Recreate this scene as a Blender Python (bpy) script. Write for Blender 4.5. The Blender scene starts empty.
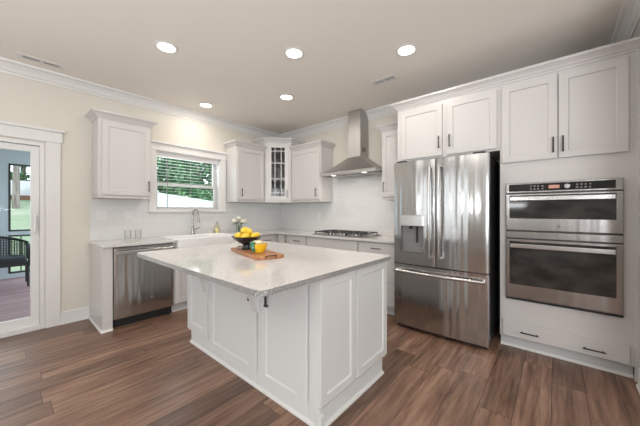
import bpy, bmesh, math, random
from mathutils import Vector, Matrix
random.seed(7)
PI = math.pi
SC = bpy.context.scene
COL = SC.collection

# ------------------------------------------------------------------ camera
TH = 0.7097
cam_d = bpy.data.cameras.new('camera')
cam_d.sensor_width = 36.0
cam_d.lens = 274.17 / 640 * 36
cam_d.shift_x = -0.6 / 640
cam_d.shift_y = -(213 - 210.9) / 640
cam_d.clip_start = 0.02
cam_d.clip_end = 300
cam = bpy.data.objects.new('camera', cam_d)
COL.objects.link(cam)
cam.location = (4.1637, -3.6313, 1.2579)
cam.rotation_euler = (PI / 2, 0, TH)
SC.camera = cam

# ------------------------------------------------------------------ light
SC.view_settings.view_transform = 'Standard'
SC.view_settings.look = 'None'
SC.view_settings.gamma = 1.0
SC.view_settings.use_curve_mapping = False
SC.view_settings.exposure = 0.08
w = bpy.data.worlds.new('sky')
SC.world = w
w.use_nodes = True
bg = w.node_tree.nodes['Background']
bg.inputs[0].default_value = (0.80, 0.90, 1.0, 1)
bg.inputs[1].default_value = 3.0

def sun(name, energy, direction, color=(1, 1, 1), angle=0.02):
    d = bpy.data.lights.new(name, 'SUN'); d.energy = energy; d.color = color; d.angle = angle
    o = bpy.data.objects.new(name, d); COL.objects.link(o)
    o.rotation_euler = Vector(direction).to_track_quat('-Z', 'Y').to_euler()
    return o
def area(name, energy, loc, direction, sx, sy, color=(1, 1, 1)):
    d = bpy.data.lights.new(name, 'AREA'); d.energy = energy; d.color = color
    d.shape = 'RECTANGLE'; d.size = sx; d.size_y = sy
    o = bpy.data.objects.new(name, d); COL.objects.link(o); o.location = loc
    o.rotation_euler = Vector(direction).to_track_quat('-Z', 'Y').to_euler()
    return o
sun('sun', 2.6, (-0.55, 0.15, -0.8), (1, 0.96, 0.9))
# added area lights at unseen rear and side openings, for fill and steel streaks
for x, sx in ((0.75, 0.35), (1.40, 0.30), (2.15, 0.22)):
    area('window_daylight', 24 * sx, (x, -7.62, 1.45), (0, 1, 0.0), sx, 1.9, (0.95, 0.98, 1))
area('window_daylight', 85, (6.65, -7.62, 1.45), (-0.25, 1, 0.0), 2.0, 1.9, (0.97, 0.985, 1))
area('side_window_daylight', 22, (8.1, -5.2, 1.4), (-1, 0.1, 0.0), 2.4, 1.9, (0.95, 0.98, 1))
# added upward fill lamps behind the camera, bouncing off the ceiling
area('bounce_flash', 85, (3.0, -5.9, 1.4), (0.0, 0.1, 1), 1.2, 1.2, (0.95, 0.98, 1))
area('bounce_flash', 85, (5.8, -4.2, 1.4), (-0.2, 0.1, 1), 1.2, 1.2, (0.95, 0.98, 1))
# daylight through the sliding door and over the sink
area('door_daylight', 8, (-0.35, -4.2, 1.2), (1, 0.0, -0.05), 1.5, 1.8, (0.95, 0.98, 1))
area('sink_daylight', 6, (-0.5, -1.77, 1.9), (1, 0.0, -0.35), 0.8, 0.7, (0.95, 0.98, 1))

# ------------------------------------------------------------------ materials
MATS = {}
def base_mat(name, color=(0.8, 0.8, 0.8), rough=0.5, metal=0.0, **kw):
    m = bpy.data.materials.new(name); m.use_nodes = True
    b = m.node_tree.nodes['Principled BSDF']
    b.inputs['Base Color'].default_value = (*color, 1)
    b.inputs['Roughness'].default_value = rough
    b.inputs['Metallic'].default_value = metal
    for k, v in kw.items():
        b.inputs[k.replace('_', ' ')].default_value = v
    MATS[name] = m
    return m
def nd(m, t, **kw):
    n = m.node_tree.nodes.new(t)
    for k, v in kw.items():
        setattr(n, k, v)
    return n
def lk(m, a, b):
    m.node_tree.links.new(a, b)
def coords(m, scale=(1, 1, 1), kind='Object'):
    tc = nd(m, 'ShaderNodeTexCoord'); mp = nd(m, 'ShaderNodeMapping')
    mp.inputs['Scale'].default_value = scale
    if kind == 'World':
        g = nd(m, 'ShaderNodeNewGeometry'); lk(m, g.outputs['Position'], mp.inputs['Vector'])
    else:
        lk(m, tc.outputs[kind], mp.inputs['Vector'])
    return mp.outputs['Vector']
def noise(m, vec, scale=5, detail=3, rough=0.5):
    n = nd(m, 'ShaderNodeTexNoise')
    n.inputs['Scale'].default_value = scale; n.inputs['Detail'].default_value = detail
    n.inputs['Roughness'].default_value = rough
    lk(m, vec, n.inputs['Vector'])
    return n.outputs['Fac']
def ramp(m, fac, stops):
    r = nd(m, 'ShaderNodeValToRGB')
    while len(r.color_ramp.elements) < len(stops): r.color_ramp.elements.new(0.5)
    for e, (p, c) in zip(r.color_ramp.elements, stops):
        e.position = p; e.color = (*c, 1) if len(c) == 3 else c
    lk(m, fac, r.inputs['Fac'])
    return r.outputs['Color']
def bump(m, h, strength=0.2, dist=0.01):
    b = nd(m, 'ShaderNodeBump'); b.inputs['Strength'].default_value = strength; b.inputs['Distance'].default_value = dist
    lk(m, h, b.inputs['Height'])
    lk(m, b.outputs['Normal'], m.node_tree.nodes['Principled BSDF'].inputs['Normal'])
def setc(m, c, inp='Base Color'):
    lk(m, c, m.node_tree.nodes['Principled BSDF'].inputs[inp])
def mixc(m, fac, a, b):
    x = nd(m, 'ShaderNodeMix', data_type='RGBA')
    if hasattr(fac, 'links'): lk(m, fac, x.inputs[0])
    else: x.inputs[0].default_value = fac
    for s, v in ((6, a), (7, b)):
        if hasattr(v, 'links'): lk(m, v, x.inputs[s])
        else: x.inputs[s].default_value = (*v, 1)
    return x.outputs[2]
def mth(m, op, a, b=None):
    x = nd(m, 'ShaderNodeMath', operation=op)
    for i, v in enumerate((a, b)):
        if v is None: continue
        if hasattr(v, 'links'): lk(m, v, x.inputs[i])
        else: x.inputs[i].default_value = v
    return x.outputs[0]

def paint(name, color, rough=0.5, bs=0.03, sc=180):
    m = base_mat(name, color, rough)
    v = coords(m, kind='World')
    bump(m, noise(m, v, sc, 2), bs, 0.002)
    n2 = noise(m, v, 1.5, 2)
    setc(m, mixc(m, n2, [c * 0.985 for c in color], color))
    return m
paint('wall_paint', (0.67, 0.635, 0.565), 0.65)
paint('ceiling_paint', (0.85, 0.81, 0.755), 0.8)
paint('accent_paint', (0.40, 0.38, 0.35), 0.6)  # unseen rear wall, darkened so the steel fronts reflect less brightness
paint('trim_paint', (0.72, 0.71, 0.70), 0.35, 0.01)
paint('cabinet_paint', (0.595, 0.575, 0.565), 0.32, 0.01)
paint('island_paint', (0.70, 0.71, 0.71), 0.32, 0.01)  # cabinet paint lightened on the island, making up for weak light there
paint('toe_paint', (0.60, 0.605, 0.61), 0.4, 0.01)
paint('porch_paint', (0.55, 0.61, 0.66), 0.6)
paint('white_plastic', (0.73, 0.72, 0.71), 0.3, 0.01)
paint('interior_shadow', (0.16, 0.15, 0.145), 0.7)
paint('fireclay', (0.86, 0.855, 0.85), 0.12, 0.0)

def steel(name, color=(0.55, 0.54, 0.53), rough=0.22, wob=0.25, grain='h'):
    m = base_mat(name, color, rough, 1.0)
    v = coords(m, (8, 8, 0.38), 'World')
    big = noise(m, v, 1.0, 2, 0.5)
    v2 = coords(m, (4, 4, 700) if grain == 'h' else (500, 500, 3), 'World')
    fine = noise(m, v2, 1.0, 2, 0.6)
    bp = nd(m, 'ShaderNodeBump'); bp.inputs['Strength'].default_value = wob; bp.inputs['Distance'].default_value = 0.03
    lk(m, big, bp.inputs['Height'])
    b2 = nd(m, 'ShaderNodeBump'); b2.inputs['Strength'].default_value = 0.06; b2.inputs['Distance'].default_value = 0.001
    lk(m, fine, b2.inputs['Height']); lk(m, bp.outputs['Normal'], b2.inputs['Normal'])
    P = m.node_tree.nodes['Principled BSDF']
    lk(m, b2.outputs['Normal'], P.inputs['Normal'])
    setc(m, mixc(m, fine, [c * 0.93 for c in color], color))
    P.inputs['Anisotropic'].default_value = 0.4
    return m
steel('stainless', (0.50, 0.495, 0.49), 0.17, 0.7)
steel('stainless_plain', (0.37, 0.355, 0.345), 0.24, 0.15)
steel('stainless_bright', (0.60, 0.595, 0.59), 0.22, 0.03)
steel('hood_steel', (0.46, 0.445, 0.43), 0.48, 0.05, 'v')
steel('faucet_steel', (0.42, 0.41, 0.40), 0.25, 0.0)
base_mat('bronze', (0.035, 0.03, 0.028), 0.35, 0.8)
m = MATS['bronze']; setc(m, mixc(m, noise(m, coords(m, kind='Object'), 60, 2), (0.028, 0.024, 0.022), (0.06, 0.05, 0.045)))
for nme, c, r in (('appliance_black', (0.018, 0.018, 0.02), 0.45), ('black_glass', (0.012, 0.012, 0.013), 0.06), ('cast_iron', (0.03, 0.03, 0.032), 0.5),
                  ('rubber', (0.02, 0.02, 0.02), 0.7), ('black_ceramic', (0.018, 0.018, 0.022), 0.18), ('black_metal', (0.02, 0.022, 0.024), 0.45),
                  ('dark_void', (0.03, 0.028, 0.026), 0.8), ('dispenser_grey', (0.20, 0.20, 0.20), 0.35)):
    m = base_mat(nme, c, r)
    setc(m, mixc(m, noise(m, coords(m, kind='Object'), 25, 3), [q * 0.85 for q in c], [q * 1.15 for q in c]))
base_mat('burner_metal', (0.35, 0.34, 0.33), 0.35, 1.0)

# oven window glass: dark with slightly lighter band where the racks show
m = base_mat('oven_glass', (0.03, 0.03, 0.03), 0.07)
setc(m, ramp(m, noise(m, coords(m, (3, 3, 6), 'World'), 1.6, 3), [(0.35, (0.018, 0.018, 0.018)), (0.7, (0.06, 0.058, 0.055))]))

# arch glass
def glass(name, tint=(1, 1, 1), refl=1.0):
    m = bpy.data.materials.new(name); m.use_nodes = True
    nt = m.node_tree; nt.nodes.clear()
    out = nt.nodes.new('ShaderNodeOutputMaterial'); mx = nt.nodes.new('ShaderNodeMixShader')
    t = nt.nodes.new('ShaderNodeBsdfTransparent'); g = nt.nodes.new('ShaderNodeBsdfGlossy'); f = nt.nodes.new('ShaderNodeFresnel')
    t.inputs[0].default_value = (*tint, 1); g.inputs['Roughness'].default_value = 0.02; f.inputs[0].default_value = 1.3 * refl
    nt.links.new(f.outputs[0], mx.inputs[0]); nt.links.new(t.outputs[0], mx.inputs[1]); nt.links.new(g.outputs[0], mx.inputs[2])
    nt.links.new(mx.outputs[0], out.inputs[0]); MATS[name] = m
glass('pane_glass', (0.96, 0.98, 0.98), 0.9); glass('cabinet_glass', (0.86, 0.88, 0.88)); glass('clear_glass', (0.98, 0.985, 0.985), 0.86)
glass('soap_glass', (0.99, 0.97, 0.85), 0.86)

# floor planks along Y
m = base_mat('wood_floor', rough=0.32)
v = coords(m, kind='World'); sp = nd(m, 'ShaderNodeSeparateXYZ'); lk(m, v, sp.inputs[0])
PW, PL = 0.18, 1.25
xr = mth(m, 'DIVIDE', sp.outputs[0], PW); row = mth(m, 'FLOOR', xr)
wn = nd(m, 'ShaderNodeTexWhiteNoise', noise_dimensions='1D'); lk(m, row, wn.inputs['W'])
yl = mth(m, 'ADD', mth(m, 'DIVIDE', sp.outputs[1], PL), mth(m, 'MULTIPLY', wn.outputs['Value'], 7.3)); idx = mth(m, 'FLOOR', yl)
cb = nd(m, 'ShaderNodeCombineXYZ'); lk(m, row, cb.inputs[0]); lk(m, idx, cb.inputs[1])
wn2 = nd(m, 'ShaderNodeTexWhiteNoise', noise_dimensions='2D'); lk(m, cb.outputs[0], wn2.inputs['Vector'])
off = nd(m, 'ShaderNodeVectorMath', operation='ADD'); lk(m, v, off.inputs[0])
sc_ = nd(m, 'ShaderNodeVectorMath', operation='SCALE'); lk(m, wn2.outputs['Color'], sc_.inputs[0]); sc_.inputs['Scale'].default_value = 9
lk(m, sc_.outputs[0], off.inputs[1])
mp = nd(m, 'ShaderNodeMapping'); mp.inputs['Scale'].default_value = (16, 1.3, 1); lk(m, off.outputs[0], mp.inputs['Vector'])
gr = noise(m, mp.outputs[0], 1.6, 6, 0.62)
mp2 = nd(m, 'ShaderNodeMapping'); mp2.inputs['Scale'].default_value = (120, 3.5, 1); lk(m, off.outputs[0], mp2.inputs['Vector'])
fg = noise(m, mp2.outputs[0], 1.0, 3, 0.6)
c1 = ramp(m, gr, [(0.30, (0.09, 0.045, 0.028)), (0.48, (0.22, 0.122, 0.080)), (0.66, (0.36, 0.225, 0.158))])
c2 = mixc(m, mth(m, 'MULTIPLY', fg, 0.45), c1, (0.13, 0.075, 0.052))
hsv = nd(m, 'ShaderNodeHueSaturation'); lk(m, c2, hsv.inputs['Color'])
lk(m, mth(m, 'ADD', 0.62, mth(m, 'MULTIPLY', wn2.outputs['Value'], 0.62)), hsv.inputs['Value'])
fx = mth(m, 'FRACT', xr); fy = mth(m, 'FRACT', yl)
ex = mth(m, 'MINIMUM', fx, mth(m, 'SUBTRACT', 1.0, fx)); ey = mth(m, 'MULTIPLY', mth(m, 'MINIMUM', fy, mth(m, 'SUBTRACT', 1.0, fy)), PL / PW)
ed = mth(m, 'MINIMUM', ex, ey); gap = mth(m, 'LESS_THAN', ed, 0.008)
setc(m, mixc(m, gap, hsv.outputs['Color'], (0.03, 0.016, 0.011)))
bump(m, mth(m, 'SUBTRACT', fg, mth(m, 'MULTIPLY', gap, 2.0)), 0.12, 0.002)
lk(m, mth(m, 'ADD', 0.27, mth(m, 'MULTIPLY', gr, 0.16)), m.node_tree.nodes['Principled BSDF'].inputs['Roughness'])

# quartz
def quartz(name, base, warm, speck, amt, rough=0.08, sc=1.0):
    m = base_mat(name, base, rough)
    v = coords(m, kind='World')
    s1 = ramp(m, noise(m, v, 150 * sc, 3, 0.7), [(0.52 - amt, speck), (0.60 - amt, base)])
    s2 = noise(m, v, 7, 4, 0.6)
    c = mixc(m, mth(m, 'MULTIPLY', s2, 0.55), s1, warm)
    s3 = ramp(m, noise(m, v, 75 * sc, 2, 0.6), [(0.62, (0, 0, 0)), (0.70, (1, 1, 1))])
    setc(m, mixc(m, mth(m, 'MULTIPLY', s3, 0.30), c, speck))
    return m
quartz('island_quartz', (0.78, 0.755, 0.75), (0.72, 0.67, 0.65), (0.30, 0.29, 0.28), 0.13)
quartz('counter_quartz', (0.70, 0.69, 0.68), (0.70, 0.67, 0.65), (0.26, 0.25, 0.24), 0.10, 0.12)
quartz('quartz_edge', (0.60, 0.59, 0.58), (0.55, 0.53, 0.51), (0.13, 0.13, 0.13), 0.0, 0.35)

# subway tile (uv plane picked per wall)
def tile(name, axis):
    m = base_mat(name, (0.78, 0.77, 0.765), 0.12)
    v = coords(m, kind='World'); sp = nd(m, 'ShaderNodeSeparateXYZ'); lk(m, v, sp.inputs[0])
    cb = nd(m, 'ShaderNodeCombineXYZ'); lk(m, sp.outputs[axis], cb.inputs[0]); lk(m, sp.outputs[2], cb.inputs[1])
    b = nd(m, 'ShaderNodeTexBrick', offset=0.5)
    b.inputs['Scale'].default_value = 1.0; b.inputs['Brick Width'].default_value = 0.155; b.inputs['Row Height'].default_value = 0.078
    b.inputs['Mortar Size'].default_value = 0.0016; b.inputs['Mortar Smooth'].default_value = 0.3
    b.inputs['Color1'].default_value = (0.70, 0.70, 0.695, 1); b.inputs['Color2'].default_value = (0.675, 0.675, 0.67, 1)
    b.inputs['Mortar'].default_value = (0.60, 0.60, 0.595, 1)
    lk(m, cb.outputs[0], b.inputs['Vector']); setc(m, b.outputs['Color'])
    inv = mth(m, 'SUBTRACT', 1.0, b.outputs['Fac'])
    bump(m, mth(m, 'ADD', inv, mth(m, 'MULTIPLY', noise(m, v, 14, 2), 0.4)), 0.18, 0.002)
tile('tile_window_wall', 1); tile('tile_range_wall', 0)

# misc
m = base_mat('deck_wood', rough=0.6)
v = coords(m, kind='World'); sp = nd(m, 'ShaderNodeSeparateXYZ'); lk(m, v, sp.inputs[0])
xr = mth(m, 'DIVIDE', sp.outputs[0], 0.14); fx = mth(m, 'FRACT', xr)
wn = nd(m, 'ShaderNodeTexWhiteNoise', noise_dimensions='1D'); lk(m, mth(m, 'FLOOR', xr), wn.inputs['W'])
cc = mixc(m, wn.outputs['Value'], (0.30, 0.18, 0.19), (0.40, 0.26, 0.26))
cc = mixc(m, mth(m, 'MULTIPLY', noise(m, coords(m, (30, 2, 1), 'World'), 1, 4), 0.5), cc, (0.24, 0.13, 0.14))
setc(m, mixc(m, mth(m, 'LESS_THAN', fx, 0.07), cc, (0.04, 0.03, 0.03)))
m = base_mat('lawn', rough=0.9)
setc(m, ramp(m, noise(m, coords(m, kind='World'), 0.55, 5, 0.6), [(0.3, (0.12, 0.18, 0.10)), (0.55, (0.19, 0.235, 0.155)), (0.75, (0.25, 0.27, 0.21))]))
m = base_mat('vinyl', (0.56, 0.57, 0.58), 0.5)
sp = nd(m, 'ShaderNodeSeparateXYZ'); lk(m, coords(m, kind='World'), sp.inputs[0])
fz = mth(m, 'FRACT', mth(m, 'DIVIDE', sp.outputs[2], 0.125))
setc(m, mixc(m, mth(m, 'LESS_THAN', fz, 0.12), (0.56, 0.57, 0.58), (0.30, 0.31, 0.33)))
def leafy(name, a, b, c):
    m = base_mat(name, rough=0.6)
    setc(m, ramp(m, noise(m, coords(m, kind='World'), 1.6, 5, 0.7), [(0.3, a), (0.5, b), (0.7, c)]))
leafy('leaves_dark', (0.02, 0.07, 0.03), (0.06, 0.16, 0.06), (0.16, 0.30, 0.12))
leafy('leaves_light', (0.02, 0.08, 0.035), (0.07, 0.20, 0.08), (0.20, 0.36, 0.17))
leafy('flower_leaves', (0.02, 0.06, 0.02), (0.04, 0.10, 0.03), (0.08, 0.16, 0.05))
m = base_mat('bark', rough=0.9)
setc(m, ramp(m, noise(m, coords(m, (10, 10, 1.5), 'World'), 1, 5), [(0.35, (0.12, 0.10, 0.085)), (0.65, (0.30, 0.27, 0.24))]))
m = base_mat('mulch', (0.16, 0.08, 0.05), 0.9)
m = base_mat('lemon_skin', rough=0.38)
vv = coords(m, kind='Object'); setc(m, ramp(m, noise(m, vv, 9, 3), [(0.3, (0.86, 0.52, 0.02)), (0.6, (0.92, 0.66, 0.06))])); bump(m, noise(m, vv, 160, 2), 0.25, 0.002)
m = base_mat('lemon_tip', (0.35, 0.30, 0.05), 0.6)
m = base_mat('board_wood', rough=0.4)
setc(m, ramp(m, noise(m, coords(m, (2.5, 30, 8), 'Object'), 1.3, 5, 0.6), [(0.3, (0.24, 0.085, 0.035)), (0.52, (0.46, 0.20, 0.085)), (0.72, (0.60, 0.31, 0.15))]))
m = base_mat('yellow_glaze', rough=0.2)
setc(m, mixc(m, noise(m, coords(m, kind='Object'), 20, 2), (0.85, 0.50, 0.01), (0.90, 0.58, 0.03)))
m = base_mat('green_cloth', rough=0.85)
vo = nd(m, 'ShaderNodeTexVoronoi'); vo.inputs['Scale'].default_value = 70; lk(m, coords(m, kind='Object'), vo.inputs['Vector'])
setc(m, ramp(m, vo.outputs['Distance'], [(0.25, (0.75, 0.78, 0.70)), (0.38, (0.03, 0.22, 0.12)), (0.9, (0.02, 0.16, 0.09))]))
m = base_mat('cream_tissue', rough=0.8)
setc(m, mixc(m, noise(m, coords(m, kind='Object'), 45, 3), (0.80, 0.70, 0.40), (0.85, 0.82, 0.68)))
base_mat('brown_snack', (0.30, 0.13, 0.10), 0.6)
m = base_mat('petal', rough=0.6); setc(m, mixc(m, noise(m, coords(m, kind='Object'), 60, 2), (0.80, 0.76, 0.62), (0.88, 0.86, 0.80)))
base_mat('stem_green', (0.06, 0.15, 0.04), 0.6)
base_mat('water', (0.8, 0.85, 0.8), 0.05)
m = base_mat('wicker', (0.02, 0.022, 0.026), 0.55)
m = base_mat('seat_cushion', (0.03, 0.035, 0.045), 0.85)
def emis(name, color, s):
    m = base_mat(name, color, 0.4); P = m.node_tree.nodes['Principled BSDF']
    P.inputs['Emission Color'].default_value = (*color, 1); P.inputs['Emission Strength'].default_value = s
emis('lamp_lens', (1.0, 0.95, 0.86), 9.0); emis('hood_lens', (1.0, 0.93, 0.82), 2.0); emis('display_amber', (0.55, 0.27, 0.20), 0.12)
base_mat('button_grey', (0.22, 0.22, 0.22), 0.4)
base_mat('frame_dark', (0.10, 0.10, 0.10), 0.35, 0.6)

# ------------------------------------------------------------------ mesh helpers
class MB:
    def __init__(s, m=None):
        s.bm = bmesh.new(); s.m = m or Matrix.Identity(4)
    def v(s, p): return s.bm.verts.new(s.m @ Vector(p))
    def f(s, vs):
        try: return s.bm.faces.new(vs)
        except ValueError: return None
    def box(s, x0, x1, y0, y1, z0, z1):
        c = [s.v((x, y, z)) for z in (z0, z1) for y in (y0, y1) for x in (x0, x1)]
        for q in ((0, 2, 3, 1), (4, 5, 7, 6), (0, 1, 5, 4), (2, 6, 7, 3), (0, 4, 6, 2), (1, 3, 7, 5)):
            s.f([c[i] for i in q])
        return s
    def prism(s, pts, z0, z1):          # pts in XY, ccw
        a = [s.v((x, y, z0)) for x, y in pts]; b = [s.v((x, y, z1)) for x, y in pts]
        s.f(a[::-1]); s.f(b)
        for i in range(len(pts)):
            j = (i + 1) % len(pts); s.f([a[i], a[j], b[j], b[i]])
        return s
    def prism_x(s, pts, x0, x1):        # pts in YZ
        a = [s.v((x0, y, z)) for y, z in pts]; b = [s.v((x1, y, z)) for y, z in pts]
        s.f(a[::-1]); s.f(b)
        for i in range(len(pts)):
            j = (i + 1) % len(pts); s.f([a[i], a[j], b[j], b[i]])
        return s
    def tube(s, pts, r, seg=10, cap=True, flat=1.0):
        pts = [Vector(p) for p in pts]; rs = r if isinstance(r, (list, tuple)) else [r] * len(pts)
        rings = []; up = None
        for i, p in enumerate(pts):
            t = (pts[min(i + 1, len(pts) - 1)] - pts[max(i - 1, 0)]).normalized()
            if up is None:
                up = Vector((0, 0, 1)) if abs(t.z) < 0.9 else Vector((1, 0, 0))
            a = t.cross(up)
            if a.length < 1e-4: a = t.cross(Vector((0, 1, 0)))
            a.normalize(); b = a.cross(t).normalized(); up = b
            rings.append([s.v(p + a * math.cos(k / seg * 2 * PI) * rs[i] + b * math.sin(k / seg * 2 * PI) * rs[i] * flat) for k in range(seg)])
        for A, B in zip(rings, rings[1:]):
            for k in range(seg): s.f([A[k], A[(k + 1) % seg], B[(k + 1) % seg], B[k]])
        if cap: s.f(rings[0][::-1]); s.f(rings[-1])
        return s
    def lathe(s, prof, seg=28, c=(0, 0)):
        rings = []
        for r, z in prof:
            if r < 1e-5: rings.append([s.v((c[0], c[1], z))])
            else: rings.append([s.v((c[0] + r * math.cos(k / seg * 2 * PI), c[1] + r * math.sin(k / seg * 2 * PI), z)) for k in range(seg)])
        for A, B in zip(rings, rings[1:]):
            for k in range(seg):
                k2 = (k + 1) % seg
                if len(A) == 1 and len(B) > 1: s.f([A[0], B[k2], B[k]])
                elif len(B) == 1 and len(A) > 1: s.f([A[k], A[k2], B[0]])
                elif len(A) > 1: s.f([A[k], A[k2], B[k2], B[k]])
        return s
    def sweep(s, prof, path, z0=0.0):   # prof (out, z) closed ring, path XY; outward = right of travel
        P = [Vector((a, b)) for a, b in path]; n = len(P); rings = []
        for i in range(n):
            d0 = (P[i] - P[i - 1]).normalized() if i > 0 else None
            d1 = (P[i + 1] - P[i]).normalized() if i < n - 1 else None
            if d0 is None: o = Vector((d1.y, -d1.x))
            elif d1 is None: o = Vector((d0.y, -d0.x))
            else:
                n0 = Vector((d0.y, -d0.x)); n1 = Vector((d1.y, -d1.x)); o = (n0 + n1); o = o / max(0.15, o.dot(n0))
            rings.append([s.v((P[i].x + o.x * q, P[i].y + o.y * q, z0 + z)) for q, z in prof])
        k = len(prof)
        for A, B in zip(rings, rings[1:]):
            for j in range(k): s.f([A[j], A[(j + 1) % k], B[(j + 1) % k], B[j]])
        s.f(rings[0][::-1]); s.f(rings[-1])
        return s
    def shaker(s, x0, x1, z0, z1, yb, t=0.02, fr=0.058, rec=0.009, hole=False):
        """front faces -y; back at yb, front at yb - t"""
        yf = yb - t; c = 0.002; b = 0.006
        def ring(d, y): return [s.v((x0 + d, y, z0 + d)), s.v((x1 - d, y, z0 + d)), s.v((x1 - d, y, z1 - d)), s.v((x0 + d, y, z1 - d))]
        R = [ring(0, yb), ring(0, yf + c), ring(c, yf), ring(fr, yf), ring(fr + b * 0.5, yf + rec * 0.45), ring(fr + b * 0.5, yf + rec * 0.6), ring(fr + b, yf + rec)]
        if hole: R.append(ring(fr + b, yb))
        for A, B in zip(R, R[1:]):
            for k in range(4): s.f([A[k], A[(k + 1) % 4], B[(k + 1) % 4], B[k]])
        if hole:
            for k in range(4): s.f([R[-1][k], R[-1][(k + 1) % 4], R[0][(k + 1) % 4], R[0][k]])
        else:
            s.f(R[-1]); s.f(R[0][::-1])
        return s
    def ball(s, c, r, sub=2, sc=(1, 1, 1), jit=0.0):
        t = bmesh.new(); bmesh.ops.create_icosphere(t, subdivisions=sub, radius=1.0)
        mp = {}
        for q in t.verts:
            k = 1 + random.uniform(-jit, jit)
            mp[q] = s.v((c[0] + q.co.x * r * sc[0] * k, c[1] + q.co.y * r * sc[1] * k, c[2] + q.co.z * r * sc[2] * k))
        for q in t.faces: s.f([mp[z] for z in q.verts])
        t.free(); return s
    def build(s, name, mat, parent=None, smooth=False, bevel=0.0, seg=2):
        bmesh.ops.recalc_face_normals(s.bm, faces=s.bm.faces[:])
        me = bpy.data.meshes.new(name); s.bm.to_mesh(me); s.bm.free()
        o = bpy.data.objects.new(name, me); COL.objects.link(o)
        me.materials.append(MATS[mat] if isinstance(mat, str) else mat)
        if smooth:
            for p in me.polygons: p.use_smooth = True
            try: me.set_sharp_from_angle(angle=math.radians(40))
            except Exception: pass
        if bevel:
            b = o.modifiers.new('bevel', 'BEVEL'); b.width = bevel; b.segments = seg; b.limit_method = 'ANGLE'
        if parent is not None: o.parent = parent
        return o
def tag(o, label, cat, group=None):
    o['label'] = label; o['category'] = cat
    if group: o['group'] = group
    return o
def thing(name, label, cat, loc=(0, 0, 0), rz=0.0, group=None):
    o = bpy.data.objects.new(name, None); o.empty_display_size = 0.1; COL.objects.link(o)
    o.location = loc; o.rotation_euler = (0, 0, rz)
    return tag(o, label, cat, group)
def struct(o, label=None):
    o['kind'] = 'structure'
    if label: o['label'] = label
    return o
def box(name, mat, parent, x0, x1, y0, y1, z0, z1, bevel=0.0, M=None):
    return MB(M).box(x0, x1, y0, y1, z0, z1).build(name, mat, parent, bevel=bevel)
def copy_tree(o, parent=None):
    c = o.copy(); COL.objects.link(c)
    if parent is not None: c.parent = parent
    for ch in [q for q in bpy.data.objects if q.parent == o]: copy_tree(ch, c)
    return c

def pull(parent, x, z, yf, L=0.13, vert=True, M=None, mat='bronze'):
    """bar pull on a front at y=yf (front faces -y)"""
    mb = MB(M); y = yf - 0.028; h = L / 2
    if vert:
        mb.tube([(x, y, z - h), (x, y, z + h)], 0.0055, 8)
        for s in (-1, 1): mb.tube([(x, yf, z + s * h * 0.78), (x, y, z + s * h * 0.78)], 0.0045, 8)
    else:
        mb.tube([(x - h, y, z), (x + h, y, z)], 0.0055, 8)
        for s in (-1, 1): mb.tube([(x + s * h * 0.78, yf, z), (x + s * h * 0.78, y, z)], 0.0045, 8)
    return mb.build('handle', mat, parent, smooth=True)
CROWN = [(0, 0), (0.008, 0), (0.012, 0.014), (0.020, 0.018), (0.030, 0.036), (0.050, 0.054), (0.060, 0.060), (0.060, 0.080), (0, 0.080)]

# ------------------------------------------------------------------ room shell
H = 2.747; XR = 4.62; YB = -7.5; XE = 8.0
FX = XE
struct(box('floor', 'wood_floor', None, 0, FX, YB, 0, -0.1, 0), 'brown wood plank floor')
struct(box('ceiling', 'ceiling_paint', None, -0.15, FX + 0.1, YB - 0.1, 0.15, H, H + 0.15), 'plain warm off-white ceiling')
# wall A (window wall, x=0) with openings for window and sliding door
WY0, WY1, WZ0, WZ1 = -2.255, -1.30, 1.27, 2.09
DY0, DY1, DZ1 = -5.2, -3.33, 1.985
mb = MB()
for y0, y1, z0, z1 in ((YB, DY0, 0, H), (DY0, DY1, DZ1, H), (DY1, WY0, 0, H), (WY0, WY1, 0, WZ0), (WY0, WY1, WZ1, H), (WY1, 0.15, 0, H)):
    mb.box(-0.15, 0, y0, y1, z0, z1)
struct(mb.build('wall_left', 'wall_paint'), 'cream wall with the sink window and sliding door')
struct(box('wall_back', 'wall_paint', None, 0, FX, 0, 0.15, 0, H), 'cream wall behind the range and refrigerator')
struct(box('wall_right', 'cabinet_paint', None, XR, XR + 0.12, -1.35, 0, 0, H), 'short cream wall at the end of the oven tower')
# unseen rear and far side walls, openings placed to suit the added lights
mb = MB(); xs = [0, 0.575, 0.925, 1.225, 1.575, 2.02, 2.28, 5.6, 7.7, FX]
for i in range(len(xs) - 1):
    if i % 2 == 0: mb.box(xs[i], xs[i + 1], YB - 0.12, YB, 0, H)
    else:
        mb.box(xs[i], xs[i + 1], YB - 0.12, YB, 0, 0.45); mb.box(xs[i], xs[i + 1], YB - 0.12, YB, 2.45, H)
struct(mb.build('wall_rear', 'accent_paint'))
mb = MB()
mb.box(FX, FX + 0.1, YB, -6.4, 0, H); mb.box(FX, FX + 0.1, -4.0, 0, 0, H); mb.box(FX, FX + 0.1, -6.4, -4.0, 0, 0.45); mb.box(FX, FX + 0.1, -6.4, -4.0, 2.35, H)
struct(mb.build('wall_side', 'wall_paint'))
for i in (1, 3, 5, 7):
    mb = MB(); a, b = xs[i], xs[i + 1]
    for q in (a, b - 0.05, (a + b) / 2 - 0.025): mb.box(q, q + 0.05, YB - 0.09, YB - 0.03, 0.45, 2.45)
    for z in (0.45, 1.42, 2.40): mb.box(a, b, YB - 0.09, YB - 0.03, z, z + 0.05)
    struct(mb.build('window_%d' % (i // 2 + 2), 'trim_paint'))
mb = MB()
for y in (-6.4, -5.225, -4.05): mb.box(FX + 0.02, FX + 0.08, y, y + 0.05, 0.45, 2.35)
for z in (0.45, 2.30): mb.box(FX + 0.02, FX + 0.08, -6.4, -4.0, z, z + 0.05)
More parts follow.
